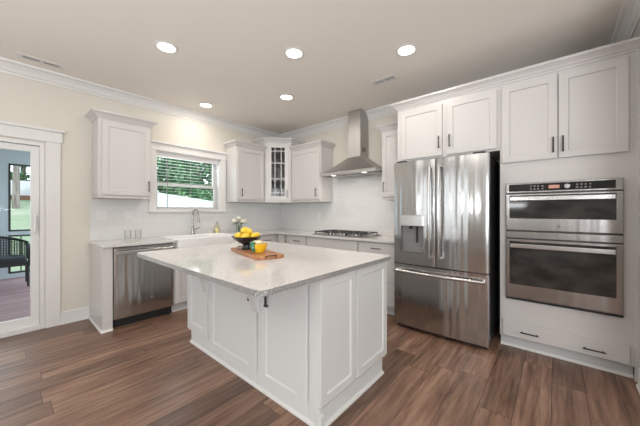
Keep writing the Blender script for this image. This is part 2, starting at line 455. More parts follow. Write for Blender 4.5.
struct(mb.build('window_20', 'trim_paint'))

# room crown moulding
RC = [(0, -0.118), (0.010, -0.118), (0.014, -0.100), (0.024, -0.092), (0.040, -0.060), (0.066, -0.032), (0.082, -0.024), (0.092, -0.018), (0.096, -0.0), (0, 0)]
struct(MB().sweep(RC, [(0, YB), (0, 0), (XR, 0), (XR, -1.35)], H).build('trim_1', 'trim_paint'), 'white crown moulding around the ceiling')
BB = [(0, 0), (0.022, 0), (0.022, 0.012), (0.014, 0.022), (0.014, 0.125), (0.008, 0.14), (0, 0.14)]
struct(MB().sweep(BB, [(0, -3.206), (0, -2.958)]).build('baseboard_left', 'trim_paint'), 'white baseboard between the sliding door and the cabinets')
struct(MB().sweep(BB, [(XR, -0.665), (XR, -1.35)]).build('baseboard_right', 'trim_paint'))

# ---- sliding door (door_1)
d = thing('door_1', 'white sliding glass door to the screened porch', 'door', (0, 0, 0)); del d['category']; struct(d)
mb = MB()
mb.box(0, 0.02, -3.325, -3.206, 0, 2.0)                       # side casing
mb.box(0, 0.026, -5.35, -3.19, 2.0, 2.115)                    # head casing
mb.build('casing', 'trim_paint', d, bevel=0.002)
mb = MB(); mb.prism_x([(-5.37, 2.115), (-3.175, 2.115), (-3.175, 2.122), (-3.165, 2.14), (-5.38, 2.14)], 0, 0.05)
mb.build('head_cap', 'trim_paint', d)
mb = MB()
mb.box(-0.14, 0.005, DY1 - 0.035, DY1, 0, DZ1); mb.box(-0.14, 0.005, DY0, DY0 + 0.035, 0, DZ1)
mb.box(-0.139, 0.004, DY0 + 0.035, DY1 - 0.035, DZ1 - 0.035, DZ1); mb.box(-0.139, 0.012, DY0 + 0.035, DY1 - 0.035, 0, 0.05)
mb.build('door_frame', 'trim_paint', d, bevel=0.002)
mb = MB(); y1 = DY1 - 0.036; y0 = -4.30
mb.box(-0.075, -0.03, y1 - 0.065, y1, 0.05, DZ1 - 0.04); mb.box(-0.075, -0.03, y0, y0 + 0.065, 0.05, DZ1 - 0.04)
mb.box(-0.074, -0.031, y0 + 0.065, y1 - 0.065, 0.05, 0.14); mb.box(-0.074, -0.031, y0 + 0.065, y1 - 0.065, DZ1 - 0.10, DZ1 - 0.04)
sash = mb.build('sash', 'white_plastic', d, bevel=0.002)
box('pane', 'pane_glass', sash, -0.055, -0.05, y0 + 0.06, y1 - 0.06, 0.135, DZ1 - 0.095)
mb = MB(); mb.box(-0.03, -0.022, y1 - 0.05, y1 - 0.015, 1.0, 1.24); mb.tube([(-0.022, y1 - 0.033, 1.03), (0.018, y1 - 0.033, 1.05), (0.018, y1 - 0.033, 1.19), (-0.022, y1 - 0.033, 1.21)], 0.009, 8)
mb.build('handle', 'white_plastic', sash, smooth=True)
mb = MB()
mb.box(-0.13, -0.085, y0 - 0.0, y0 + 0.065, 0.05, DZ1 - 0.04); mb.box(-0.13, -0.085, DY0 + 0.035, DY0 + 0.1, 0.05, DZ1 - 0.04)
mb.box(-0.129, -0.086, DY0 + 0.1, y0, 0.05, 0.14); mb.box(-0.129, -0.086, DY0 + 0.1, y0, DZ1 - 0.10, DZ1 - 0.04)
s2 = mb.build('sash', 'white_plastic', d, bevel=0.002)
box('pane', 'pane_glass', s2, -0.11, -0.105, DY0 + 0.09, y0 + 0.01, 0.135, DZ1 - 0.095)

# ---- window_1 over the sink
d = thing('window_1', 'white double hung window above the farmhouse sink', 'window'); del d['category']; struct(d)
mb = MB()
mb.box(0, 0.022, WY0 - 0.085, WY0 + 0.005, WZ0 - 0.005, WZ1); mb.box(0, 0.022, WY1 - 0.005, WY1 + 0.085, WZ0 - 0.005, WZ1)
mb.box(0, 0.026, WY0 - 0.10, WY1 + 0.095, WZ1, WZ1 + 0.10)
mb.build('casing', 'trim_paint', d, bevel=0.002)
mb = MB(); mb.prism_x([(WY0 - 0.11, WZ1 + 0.10), (WY1 + 0.10, WZ1 + 0.10), (WY1 + 0.105, WZ1 + 0.125), (WY0 - 0.12, WZ1 + 0.125)], 0, 0.05); mb.build('head_cap', 'trim_paint', d)
mb = MB(); mb.box(-0.10, 0.045, WY0 - 0.09, WY1 + 0.09, WZ0 - 0.03, WZ0 - 0.002); mb.build('window_sill', 'trim_paint', d, bevel=0.003)
mb = MB()
mb.box(-0.15, 0, WY0 - 0.0, WY0 + 0.018, WZ0, WZ1); mb.box(-0.15, 0, WY1 - 0.018, WY1, WZ0, WZ1); mb.box(-0.15, 0, WY0, WY1, WZ1 - 0.018, WZ1)
mb.build('jamb', 'trim_paint', d)
ZM = 1.64
for z0, z1, xo in ((WZ0, ZM + 0.02, -0.100), (ZM - 0.02, WZ1 - 0.018, -0.131)):
    mb = MB(); a, b = WY0 + 0.018, WY1 - 0.018
    mb.box(xo - 0.03, xo, a, a + 0.04, z0, z1); mb.box(xo - 0.03, xo, b - 0.04, b, z0, z1)
    mb.box(xo - 0.029, xo - 0.001, a + 0.04, b - 0.04, z0, z0 + 0.045); mb.box(xo - 0.029, xo - 0.001, a + 0.04, b - 0.04, z1 - 0.04, z1)
    s_ = mb.build('sash', 'white_plastic', d, bevel=0.002)
    box('pane', 'pane_glass', s_, xo - 0.018, xo - 0.014, a + 0.035, b - 0.035, z0 + 0.04, z1 - 0.035)
# blinds
t = thing('slat_blind', 'white horizontal slat blind with slats open over the sink', 'blind', (0, 0, 0))
a, b = WY0 + 0.022, WY1 - 0.022
box('headrail', 'white_plastic', t, -0.060, -0.012, a, b, WZ1 - 0.075, WZ1 - 0.019, 0.003)
mb = MB(); z = WZ0 + 0.045
while z < WZ1 - 0.09:
    mb.prism([(-0.050, a + 0.004), (-0.024, a + 0.004), (-0.024, b - 0.004), (-0.050, b - 0.004)], z, z + 0.0018); z += 0.044
mb.build('slats', 'white_plastic', t)
box('bottom_rail', 'white_plastic', t, -0.060, -0.014, a + 0.004, b - 0.004, WZ0 + 0.004, WZ0 + 0.018, 0.002)
mb = MB()
for y in (a + 0.12, b - 0.12, (a + b) / 2): mb.tube([(-0.012, y, WZ0 + 0.02), (-0.012, y, WZ1 - 0.07)], 0.0012, 5)
mb.build('cord', 'white_plastic', t)
MB().tube([(-0.004, a + 0.13, WZ0 + 0.03), (-0.004, a + 0.13, WZ1 - 0.08)], 0.004, 6).build('wand', 'dispenser_grey', t)

# ---- tile backsplash
mb = MB()
CH = 0.905
mb.box(0.0, 0.008, -2.955, WY0 - 0.09, CH, 1.40); mb.box(0.0, 0.008, WY0 - 0.09, WY1 + 0.09, CH, WZ0 - 0.03); mb.box(0.0, 0.008, WY1 + 0.09, -0.008, CH, 1.40)
struct(mb.build('trim_2', 'tile_window_wall'), 'white subway tile backsplash around the sink window')
mb = MB(); mb.box(0.0, 2.745, -0.008, 0, CH, 1.40); mb.box(1.32, 2.392, -0.008, 0, 1.40, 1.83)
struct(mb.build('trim_3', 'tile_range_wall'), 'white subway tile backsplash behind the cooktop')

# ------------------------------------------------------------------ wall cabinets
def upper_cabinet(label, loc, rz, w, z0, z1, doors, dpt=0.31, crown=True, handles=(), path=None, name='upper_cabinet'):
    t = thing(name, label, 'cabinet', loc, rz, None)
    mb = MB(); mb.box(0, w, -dpt, -0.010, z0, z1); mb.build('body', 'cabinet_paint', t, bevel=0.0015)
    mb = MB(); mb.box(0, w, -dpt - 0.004, -0.010, z0 - 0.025, z0 - 0.0005); mb.build('light_rail', 'cabinet_paint', t, bevel=0.003)
    for (x0, x1, a, b), (hx, hz) in zip(doors, handles):
        dr = MB().shaker(x0, x1, a, b, -dpt - 0.0005).build('door', 'cabinet_paint', t)
        pull(dr, hx, hz, -dpt - 0.0205)
    if crown:
        MB().sweep(CROWN, path or [(0, -0.010), (0, -dpt), (w, -dpt), (w, -0.010)], z1).build('crown', 'cabinet_paint', t)
        MB().box(0, w, -dpt, -0.010, z1, z1 + 0.078).build('top_panel', 'cabinet_paint', t)
    return t
UB = 1.43; UT = 2.295
upper_cabinet('white single-door wall cabinet left of the sink window', (0, -2.935, 0), PI / 2, 0.525, UB, UT,
             [(0.035, 0.515, UB + 0.012, UT - 0.02)], handles=[(0.49, 1.56)])
upper_cabinet('white solid-door wall cabinet right of the sink window', (0, -1.20, 0), PI / 2, 0.555, UB, UT,
             [(0.014, 0.54, UB + 0.012, UT - 0.02)], handles=[(0.08, 1.555)], path=[(0, -0.010), (0, -0.31), (0.555, -0.31)])
upper_cabinet('white solid-door wall cabinet left of the range hood', (0.645, 0, 0), 0, 0.675, UB, UT,
             [(0.015, 0.655, UB + 0.012, UT - 0.02)], handles=[(0.59, 1.555)], path=[(0, -0.31), (0.675, -0.31), (0.675, -0.010)])
upper_cabinet('narrow white wall cabinet between the range hood and refrigerator', (2.392, 0, 0), 0, 0.350, UB, UT + 0.02,
             [(0.012, 0.340, UB + 0.012, UT)], handles=[(0.045, 1.575)], path=[(0, -0.010), (0, -0.31), (0.350, -0.31)])
# diagonal corner cabinet with glass door
t = thing('corner_upper_cabinet', 'tall diagonal corner cabinet with a mullioned glass door', 'cabinet', (0, 0, 0))
CZ1 = 2.44; A = 0.33; B = 0.642
outl = [(0.010, -0.010), (0.010, -B), (A, -B), (B, -A), (B, -0.010)]
mb = MB(); th = 0.018
mb.prism(outl, UB, UB + th); mb.prism(outl, CZ1 - th, CZ1)
mb.box(0.010, 0.02, -B, -0.010, UB + th, CZ1 - th); mb.box(0.010, B, -0.02, -0.010, UB + th, CZ1 - th)
mb.box(0.02, A, -B, -B + th, UB + th, CZ1 - th); mb.box(B - th, B, -A, -0.02, UB + th, CZ1 - th)
DM = Matrix.Translation((A, -B, 0)) @ Matrix.Rotation(PI / 4, 4, 'Z')   # local x along the diagonal, -y outwards
DL = (B - A) * math.sqrt(2)
mb.m = DM
mb.box(0.0, 0.05, -0.0, 0.018, UB + th, CZ1 - th); mb.box(DL - 0.05, DL, -0.0, 0.018, UB + th, CZ1 - th)
mb.box(0.05, DL - 0.05, 0.0, 0.018, UB + th, UB + 0.04); mb.box(0.05, DL - 0.05, 0, 0.018, CZ1 - 0.04, CZ1 - th)
mb.build('body', 'cabinet_paint', t)
mb = MB(DM); dx0, dx1, dz0, dz1 = 0.035, DL - 0.035, UB + 0.012, CZ1 - 0.012
mb.shaker(dx0, dx1, dz0, dz1, -0.0005, hole=True, fr=0.066)
ix0, ix1, iz0, iz1 = dx0 + 0.07, dx1 - 0.07, dz0 + 0.07, dz1 - 0.07
W_ = ix1 - ix0
for q in (ix0 + W_ * 0.27, ix1 - W_ * 0.27): mb.box(q - 0.007, q + 0.007, -0.018, -0.004, iz0 - 0.01, iz1 + 0.01)
hz = [iz0 + 0.06, iz0 + (iz1 - iz0) * 0.36, iz0 + (iz1 - iz0) * 0.68, iz1 - 0.06]
for q in hz: mb.box(ix0 - 0.01, ix1 + 0.01, -0.018, -0.004, q - 0.007, q + 0.007)
dr = mb.build('door', 'cabinet_paint', t)
box('pane', 'cabinet_glass', dr, ix0, ix1, -0.004, -0.002, iz0, iz1, M=DM)
pull(dr, dx1 - 0.03, 1.555, -0.0205, M=DM)
mb = MB()
for z in (UB + 0.36, UB + 0.66): mb.prism([(0.021, -0.021), (0.021, -B + 0.02), (A - 0.01, -B + 0.02), (B - 0.02, -A + 0.01), (B - 0.02, -0.021)], z, z + 0.014)
mb.build('shelves', 'cabinet_paint', t)
MB().sweep(CROWN, [(0.010, -B), (A, -B), (B, -A), (B, -0.010)], CZ1).build('crown', 'cabinet_paint', t)
MB().prism(outl, CZ1, CZ1 + 0.078).build('top_panel', 'cabinet_paint', t)
mb = MB(); mb.prism([(0.010, -0.010), (0.010, -B - 0.0), (A + 0.002, -B - 0.0), (B + 0.0, -A - 0.002), (B, -0.010)], UB - 0.025, UB - 0.0005); mb.build('light_rail', 'cabinet_paint', t)
# glassware inside the corner cabinet
def goblet(loc, lab, s=1.0):
    mb = MB(); mb.lathe([(0.028 * s, 0.0), (0.028 * s, 0.003), (0.004, 0.008), (0.004, 0.07 * s), (0.03 * s, 0.095 * s), (0.036 * s, 0.13 * s), (0.031 * s, 0.17 * s), (0.029 * s, 0.17 * s), (0.034 * s, 0.13 * s), (0.028 * s, 0.098 * s), (0, 0.08 * s)], 16)
    o = mb.build('wine_glass', 'clear_glass', None, smooth=True); o.location = loc
    return tag(o, lab, 'glass', 'glassware inside the corner cabinet')
goblet((0.33, -0.42, UB + 0.375), 'clear wine glass on the lower shelf in the corner cabinet', 1.0)
goblet((0.43, -0.35, UB + 0.375), 'clear wine glass on the lower shelf in the corner cabinet', 1.0)
goblet((0.36, -0.38, UB + 0.675), 'tall clear wine glass on the upper shelf in the corner cabinet', 1.15)

# ------------------------------------------------------------------ base cabinets
BT = 0.873
def base_cabinet(label, loc, rz, w, fronts, dpt=0.60, name='base_cabinet', side_l=False):
    t = thing(name, label, 'cabinet', loc, rz)
    mb = MB()
    if name == 'sink_cabinet': mb.box(0, w, -dpt, -0.010, 0.105, 0.640); mb.box(0, 0.018, -dpt, -0.010, 0.64, BT); mb.box(w - 0.018, w, -dpt, -0.010, 0.64, BT)
    else: mb.box(0, w, -dpt, -0.010, 0.105, BT)
    mb.build('body', 'cabinet_paint', t, bevel=0.001)
    mb = MB(); mb.box(0.0, w, -dpt + 0.055, -0.012, 0.0, 0.104); mb.build('toe_kick', 'toe_paint', t)
    mb = MB(); mb.box(0.0, w, -dpt + 0.043, -dpt + 0.0545, 0.0, 0.02); mb.build('shoe_moulding', 'trim_paint', t, bevel=0.003)
    for kind, x0, x1, z0, z1, hd in fronts:
        mb = MB()
        if kind == 'drawer': mb.box(x0, x1, -dpt - 0.0205, -dpt - 0.0005, z0, z1); o = mb.build('drawer', 'cabinet_paint', t, bevel=0.003)
        else: o = mb.shaker(x0, x1, z0, z1, -dpt - 0.0005).build('door', 'cabinet_paint', t)
        if hd: pull(o, hd[0], hd[1], -dpt - 0.0205, vert=hd[2])
    return t
DZ0, DZ1_, RZ0, RZ1 = 0.115, 0.69, 0.705, 0.862
# wall A: filler/end panel, dishwasher, sink base, drawer base
t = thing('end_panel', 'white cabinet end panel left of the dishwasher', 'panel', (0, -2.955, 0), PI / 2)
mb = MB(); mb.box(0, 0.088, -0.62, -0.61 + 0.04, 0, BT); mb.box(0.0, 0.02, -0.57, -0.012, 0, BT); mb.box(0.02, 0.088, -0.55, -0.012, 0.1, BT - 0.002); mb.build('panel_body', 'cabinet_paint', t, bevel=0.002)
MB().sweep([(0, 0), (0.014, 0), (0.014, 0.008), (0.004, 0.020), (0, 0.020)], [(-0.0005, -0.012), (-0.0005, -0.6205), (0.088, -0.6205)]).build('shoe_moulding', 'trim_paint', t)
base_cabinet('white sink base cabinet with two doors under the farmhouse sink', (0, -2.255, 0), PI / 2, 0.90,
             [('door', 0.012, 0.445, DZ0, 0.63, (0.40, 0.55, True)), ('door', 0.455, 0.888, DZ0, 0.63, (0.50, 0.55, True))], name='sink_cabinet')
# the sink cabinet carries the sink on its top
base_cabinet('white base cabinet between the farmhouse sink and the corner', (0, -1.352, 0), PI / 2, 0.70,
             [('drawer', 0.012, 0.345, RZ0, RZ1, (0.18, 0.785, False)), ('drawer', 0.355, 0.688, RZ0, RZ1, (0.52, 0.785, False)),
              ('door', 0.012, 0.345, DZ0, DZ1_, (0.30, 0.60, True)), ('door', 0.355, 0.688, DZ0, DZ1_, (0.40, 0.60, True))])
t = thing('corner_base_cabinet', 'white corner base cabinet with folding door', 'cabinet', (0, 0, 0))
mb = MB(); mb.prism([(0.012, -0.012), (0.012, -0.65), (0.60, -0.65), (0.60, -0.60), (0.902, -0.60), (0.902, -0.012)], 0.105, BT); mb.build('body', 'cabinet_paint', t)
mb = MB(); mb.prism([(0.012, -0.012), (0.012, -0.65), (0.545, -0.65), (0.545, -0.545), (0.902, -0.545), (0.902, -0.012)], 0.0, 0.104); mb.build('toe_kick', 'toe_paint', t)
dr = MB().shaker(0.63, 0.895, DZ0, RZ1, -0.6005).build('door', 'cabinet_paint', t); pull(dr, 0.845, 0.80, -0.6205, L=0.11)
base_cabinet('white drawer base cabinet left of the cooktop cabinet', (0.905, 0, 0), 0, 0.386,
             [('drawer', 0.01, 0.376, RZ0, RZ1, (0.19, 0.79, False)), ('drawer', 0.01, 0.376, 0.415, 0.695, (0.19, 0.56, False)), ('drawer', 0.01, 0.376, DZ0, 0.405, (0.19, 0.27, False))])
base_cabinet('wide white base cabinet directly under the gas cooktop', (1.293, 0, 0), 0, 0.922,
             [('drawer', 0.01, 0.912, RZ0, RZ1, None), ('door', 0.01, 0.456, DZ0, DZ1_, (0.41, 0.60, True)), ('door', 0.466, 0.912, DZ0, DZ1_, (0.51, 0.60, True))])
base_cabinet('white drawer base cabinet beside the refrigerator', (2.217, 0, 0), 0, 0.523,
             [('drawer', 0.01, 0.513, RZ0, RZ1, (0.27, 0.795, False)), ('drawer', 0.01, 0.513, 0.415, 0.695, (0.27, 0.56, False)), ('drawer', 0.01, 0.513, DZ0, 0.405, (0.27, 0.27, False))])

# countertop with sink notch
mb = MB()
mb.prism([(0.009, -2.968), (0.648, -2.968), (0.648, -2.235), (0.13, -2.235), (0.13, -1.375), (0.648, -1.375), (0.648, -0.648), (2.742, -0.648), (2.742, -0.009), (0.009, -0.009)], BT + 0.001, CH)
o = mb.build('perimeter_countertop', 'counter_quartz', None, bevel=0.003)
tag(o, 'L-shaped speckled white quartz countertop along the walls', 'countertop')

# farmhouse sink
t = thing('farmhouse_sink', 'white apron-front farmhouse sink below the window', 'sink', (0, 0, 0))
mb = MB(); y0, y1 = -2.23, -1.38; x0, x1 = 0.135, 0.675; z0, z1 = 0.645, 0.915; tk = 0.028
sk = [(x0, y0), (x1, y0), (x1, y1), (x0, y1)]
mb2 = mb
ov = [mb.v((x, y, z0)) for x, y in sk]; ot = [mb.v((x, y, z1)) for x, y in sk]
ii = [(x0 + tk, y0 + tk), (x1 - tk, y0 + tk), (x1 - tk, y1 - tk), (x0 + tk, y1 - tk)]
it = [mb.v((x, y, z1)) for x, y in ii]
cxm, cym = (x0 + x1) / 2, (y0 + y1) / 2
ib = [mb.v((cxm + (x - cxm) * 0.93, cym + (y - cym) * 0.95, z0 + 0.035)) for x, y in ii]
mb.f(ov[::-1]); mb.f(ib)
for k in range(4):
    j = (k + 1) % 4
    mb.f([ov[k], ov[j], ot[j], ot[k]]); mb.f([ot[k], ot[j], it[j], it[k]]); mb.f([it[k], it[j], ib[j], ib[k]])
mb.build('basin', 'fireclay', t, bevel=0.008, seg=3)
MB().lathe([(0, 0.684), (0.04, 0.684), (0.045, 0.687), (0.045, 0.6815), (0, 0.6815)], 20, (cxm - 0.05, cym)).build('drain', 'stainless_plain', t, smooth=True)

# faucet
t = thing('kitchen_faucet', 'brushed metal gooseneck faucet behind the farmhouse sink', 'faucet', (0.075, -1.78, CH))
MB().lathe([(0, 0), (0.028, 0), (0.028, 0.008), (0.020, 0.016), (0.019, 0.12), (0.014, 0.13), (0, 0.13)], 20).build('base', 'faucet_steel', t, smooth=True)
pts = [(0, 0, 0.12), (0, 0, 0.28)] + [(0.085 - 0.085 * math.cos(a), 0, 0.29 + 0.085 * math.sin(a)) for a in [PI * k / 12 for k in range(13)]] + [(0.172, 0, 0.255)]
MB().tube(pts, 0.0115, 12).build('spout', 'faucet_steel', t, smooth=True)
MB().tube([(0.172, 0, 0.262), (0.174, 0, 0.235), (0.178, 0, 0.175)], [0.013, 0.016, 0.019], 12).build('spray_head', 'faucet_steel', t, smooth=True)
MB().tube([(0, 0.015, 0.075), (0, 0.045, 0.08), (0.01, 0.105, 0.10)], [0.011, 0.009, 0.006], 10).build('lever', 'faucet_steel', t, smooth=True)

# soap bottle
t = thing('soap_bottle', 'yellow soap bottle with pump right of the faucet', 'bottle', (0.075, -1.40, CH))
MB().lathe([(0, 0), (0.033, 0), (0.036, 0.006), (0.036, 0.095), (0.028, 0.115), (0.013, 0.125), (0.013, 0.14), (0, 0.14)], 20).build('bottle_body', 'soap_glass', t, smooth=True)
base_mat('soap_liquid', (0.92, 0.86, 0.55), 0.3)
MB().lathe([(0, 0.003), (0.030, 0.003), (0.033, 0.01), (0.033, 0.075), (0, 0.075)], 20).build('liquid', 'soap_liquid', t, smooth=True)
MB().lathe([(0, 0.14), (0.015, 0.14), (0.015, 0.155), (0.004, 0.158), (0.004, 0.18), (0.009, 0.18), (0.009, 0.19), (0, 0.19)], 14).tube([(0, 0, 0.185), (0.04, 0, 0.18)], 0.004, 6).build('pump', 'faucet_steel', t, smooth=True)

# tumblers on the left counter
def tumbler(loc, lab):
    o = MB().lathe([(0, 0), (0.032, 0), (0.036, 0.11), (0.034, 0.11), (0.030, 0.008), (0, 0.008)], 20).build('tumbler', 'clear_glass', None, smooth=True)
    o.location = loc; return tag(o, lab, 'glass', 'clear tumblers on the counter above the dishwasher')
tumbler((0.10, -2.60, CH + 0.0005), 'left clear glass tumbler on the counter above the dishwasher')
tumbler((0.10, -2.49, CH + 0.0005), 'right clear glass tumbler on the counter above the dishwasher')

# outlets
def outlet(y, w, label, n):
    t = thing('power_outlet', label, 'outlet', (0.008, y, 1.205))
    MB().box(0.0005, 0.006, -w / 2, w / 2, -0.06, 0.06).build('cover_plate', 'white_plastic', t, bevel=0.002)
    for k in range(n):
        yy = (k - (n - 1) / 2) * 0.046
        MB().box(0.006, 0.009, yy - 0.017, yy + 0.017, -0.034, 0.034).build('rocker', 'white_plastic', t, bevel=0.001)
outlet(-2.845, 0.115, 'white double switch plate at the left end of the tile', 2)
outlet(-2.56, 0.115, 'white outlet plate on tile above the dishwasher', 2)
def outletB(x, label):
    t = thing('power_outlet', label, 'outlet', (x, -0.008, 1.17))
    MB().box(-0.035, 0.035, -0.006, -0.0005, -0.057, 0.057).build('cover_plate', 'white_plastic', t, bevel=0.002)
    MB().box(-0.017, 0.017, -0.009, -0.006, -0.034, 0.034).build('rocker', 'white_plastic', t, bevel=0.001)
outletB(1.02, 'white outlet plate on the tile left of the cooktop')

# emblem helper (round monogram badge)
def emblem(parent, x, z, yf, r=0.014, M=None):
    mb = MB((M or Matrix.Identity(4)) @ Matrix.Translation((x, yf, z)) @ Matrix.Rotation(PI / 2, 4, 'X'))
    mb.lathe([(0, 0), (r, 0), (r, 0.0015), (r * 0.86, 0.002), (r * 0.84, 0.0008), (0, 0.0008)], 24)
    e = mb.build('badge', 'button_grey', parent, smooth=True)
    mb = MB((M or Matrix.Identity(4)) @ Matrix.Translation((x, yf - 0.001, z)))
    c = [(r * (-0.38 + 0.28 * math.cos(a)), -0.0008, r * (0.05 + 0.42 * math.sin(a))) for a in [0.9 + k * 0.45 for k in range(12)]]
    mb.tube(c, r * 0.07, 5)
    c = [(r * (0.36 + 0.25 * math.cos(a)), -0.0008, r * (0.28 + 0.25 * math.sin(a))) for a in [1.0 + k * 0.4 for k in range(9)]]
    c += [(r * (0.36 + 0.30 * math.cos(a)), -0.0008, r * (-0.28 + 0.28 * math.sin(a))) for a in [1.7 + k * 0.4 for k in range(10)]]
    mb.tube(c, r * 0.07, 5)
    mb.build('monogram', 'stainless_bright', e)
    return e

# bowed steel panel with optional recess; front faces -y
def bowed(mb, x0, x1, z0, z1, yf, yb, bow=0.012, rec=None, n=14, rad=0.008):
    def fy(x):
        s = (x - x0) / (x1 - x0) * 2 - 1
        e = min(x - x0, x1 - x)
        y = yf + bow * s * s
        if e < rad: y += rad - math.sqrt(max(0, rad * rad - (rad - e) ** 2))
        return y
    xs = sorted(set([x0 + (x1 - x0) * k / n for k in range(n + 1)] + [x0 + rad * q for q in (0.1, 0.3, 0.6, 1)] + [x1 - rad * q for q in (0.1, 0.3, 0.6, 1)] + ([rec[0], rec[1]] if rec else [])))
    zs = sorted([z0, z1] + ([rec[2], rec[3]] if rec else []))
    G = [[mb.v((x, fy(x), z)) for x in xs] for z in zs]
    for j in range(len(zs) - 1):
        for i in range(len(xs) - 1):
            if rec and zs[j] >= rec[2] - 1e-6 and zs[j + 1] <= rec[3] + 1e-6 and xs[i] >= rec[0] - 1e-6 and xs[i + 1] <= rec[1] + 1e-6: continue
            mb.f([G[j][i], G[j][i + 1], G[j + 1][i + 1], G[j + 1][i]])
    bl, br, tl, tr = mb.v((x0, yb, z0)), mb.v((x1, yb, z0)), mb.v((x0, yb, z1)), mb.v((x1, yb, z1))
    mb.f([bl, br] + [q for q in G[0][::-1]]); mb.f([tl, tr] + [q for q in G[-1][::-1]])
    mb.f([bl, tl] + [G[j][0] for j in range(len(zs) - 1, -1, -1)]); mb.f([br, tr] + [G[j][-1] for j in range(len(zs) - 1, -1, -1)])
    mb.f([bl, br, tr, tl])
    if rec:
        rx0, rx1, rz0, rz1, rd = rec
        i0 = [i for i, x in enumerate(xs) if abs(x - rx0) < 1e-6][0]; i1 = [i for i, x in enumerate(xs) if abs(x - rx1) < 1e-6][0]
        j0 = zs.index(rz0); j1 = zs.index(rz1)
        a, b, c, d_ = mb.v((rx0, yf + rd, rz0)), mb.v((rx1, yf + rd, rz0)), mb.v((rx1, yf + rd, rz1)), mb.v((rx0, yf + rd, rz1))
        mb.f([a, b, c, d_]); mb.f([a, b] + [G[j0][i] for i in range(i1, i0 - 1, -1)]); mb.f([d_, c] + [G[j1][i] for i in range(i1, i0 - 1, -1)])
        mb.f([a, d_, G[j1][i0], G[j0][i0]]); mb.f([b, c, G[j1][i1], G[j0][i1]])
    return fy

# ------------------------------------------------------------------ refrigerator
FX0, FX1, FS, FY = 2.815, 3.713, 3.257, -0.838
t = thing('refrigerator', 'stainless french door refrigerator with ice and water dispenser', 'refrigerator', (0, 0, 0))
MB().box(FX0 + 0.01, FX1 - 0.01, FY + 0.075, -0.05, 0.03, 1.765).build('body', 'appliance_black', t, bevel=0.004)
for x in (FX0 + 0.06, FX1 - 0.06):
    for y in (FY + 0.12, -0.12): MB().lathe([(0, 0), (0.02, 0), (0.02, 0.03), (0, 0.03)], 12, (x, y)).build('foot', 'rubber', t)
MB().box(FX0 + 0.02, FX1 - 0.02, FY + 0.06, FY + 0.074, 0.012, 0.075).build('toe_grille', 'appliance_black', t)
for x in (FX0 + 0.03, FX1 - 0.13): MB().box(x, x + 0.1, FY + 0.02, FY + 0.14, 1.7755, 1.795).build('hinge_cover', 'appliance_black', t, bevel=0.004)
RZ = (2.905, 3.140)
mb = MB(); fyl = bowed(mb, FX0, FS - 0.003, 0.70, 1.775, FY, FY + 0.07, 0.014, (RZ[0], RZ[1], 0.835, 1.10, 0.055))
dl = mb.build('door', 'stainless', t, smooth=True)
mb = MB(); bowed(mb, FS + 0.003, FX1, 0.70, 1.775, FY, FY + 0.07, 0.014)
dr = mb.build('door', 'stainless', t, smooth=True)
mb = MB(); bowed(mb, FX0, FX1, 0.045, 0.688, FY, FY + 0.07, 0.018)
dw = mb.build('freezer_drawer', 'stainless', t, smooth=True)
# dispenser
mb = MB(); mb.box(RZ[0] - 0.004, RZ[1] + 0.004, FY - 0.012, FY + 0.008, 1.10, 1.215)
dp = mb.build('dispenser_panel', 'stainless_bright', dl, bevel=0.004)
mb = MB()
for a in (0, 1): mb.box((RZ[0] - 0.010, RZ[1])[a], (RZ[0], RZ[1] + 0.010)[a], FY - 0.004, FY + 0.010, 0.825, 1.10)
mb.box(RZ[0] - 0.010, RZ[1] + 0.010, FY - 0.006, FY + 0.012, 0.820, 0.838)
mb.build('dispenser_trim', 'stainless_plain', dl, bevel=0.002)
MB().box(RZ[0] + 0.001, RZ[1] - 0.001, FY + 0.045, FY + 0.0545, 0.84, 1.098).build('dispenser_back', 'dispenser_grey', dl)
MB().box(RZ[0] + 0.01, RZ[1] - 0.01, FY + 0.002, FY + 0.044, 0.8355, 0.845).build('drip_tray', 'stainless_bright', dl)
mb = MB(); mb.box(3.06, 3.075, FY + 0.012, FY + 0.03, 0.93, 1.095); mb.tube([(3.0, FY + 0.025, 1.099), (3.0, FY + 0.025, 1.07)], 0.018, 12); mb.build('water_nozzle', 'rubber', dl)
def door_handle(parent, x, z0, z1):
    mb = MB(); n = 12
    pts = [(x, FY - 0.035 - 0.028 * math.sin(PI * k / n), z0 + (z1 - z0) * k / n) for k in range(n + 1)]
    mb.tube([(x, FY + 0.012, z0 + 0.01)] + pts + [(x, FY + 0.012, z1 - 0.01)], 0.0145, 12); mb.build('handle', 'stainless_bright', parent, smooth=True)
door_handle(dl, FS - 0.045, 0.79, 1.70); door_handle(dr, FS + 0.045, 0.79, 1.70)
mb = MB(); n = 14; a, b = FX0 + 0.03, FX1 - 0.035
pts = [(a + (b - a) * k / n, FY - 0.040 - 0.022 * math.sin(PI * k / n), 0.625) for k in range(n + 1)]
mb.tube([(a + 0.01, FY + 0.016, 0.625)] + pts + [(b - 0.01, FY + 0.016, 0.625)], 0.016, 12); mb.build('handle', 'stainless_bright', dw, smooth=True)
emblem(dr, 3.622, 1.675, FY + 0.008)
mb = MB(); mb.box(FX0 + 0.001, FX1 - 0.001, FY + 0.02, FY + 0.074, 0.6885, 0.6995); mb.build('door_gasket', 'appliance_black', t)

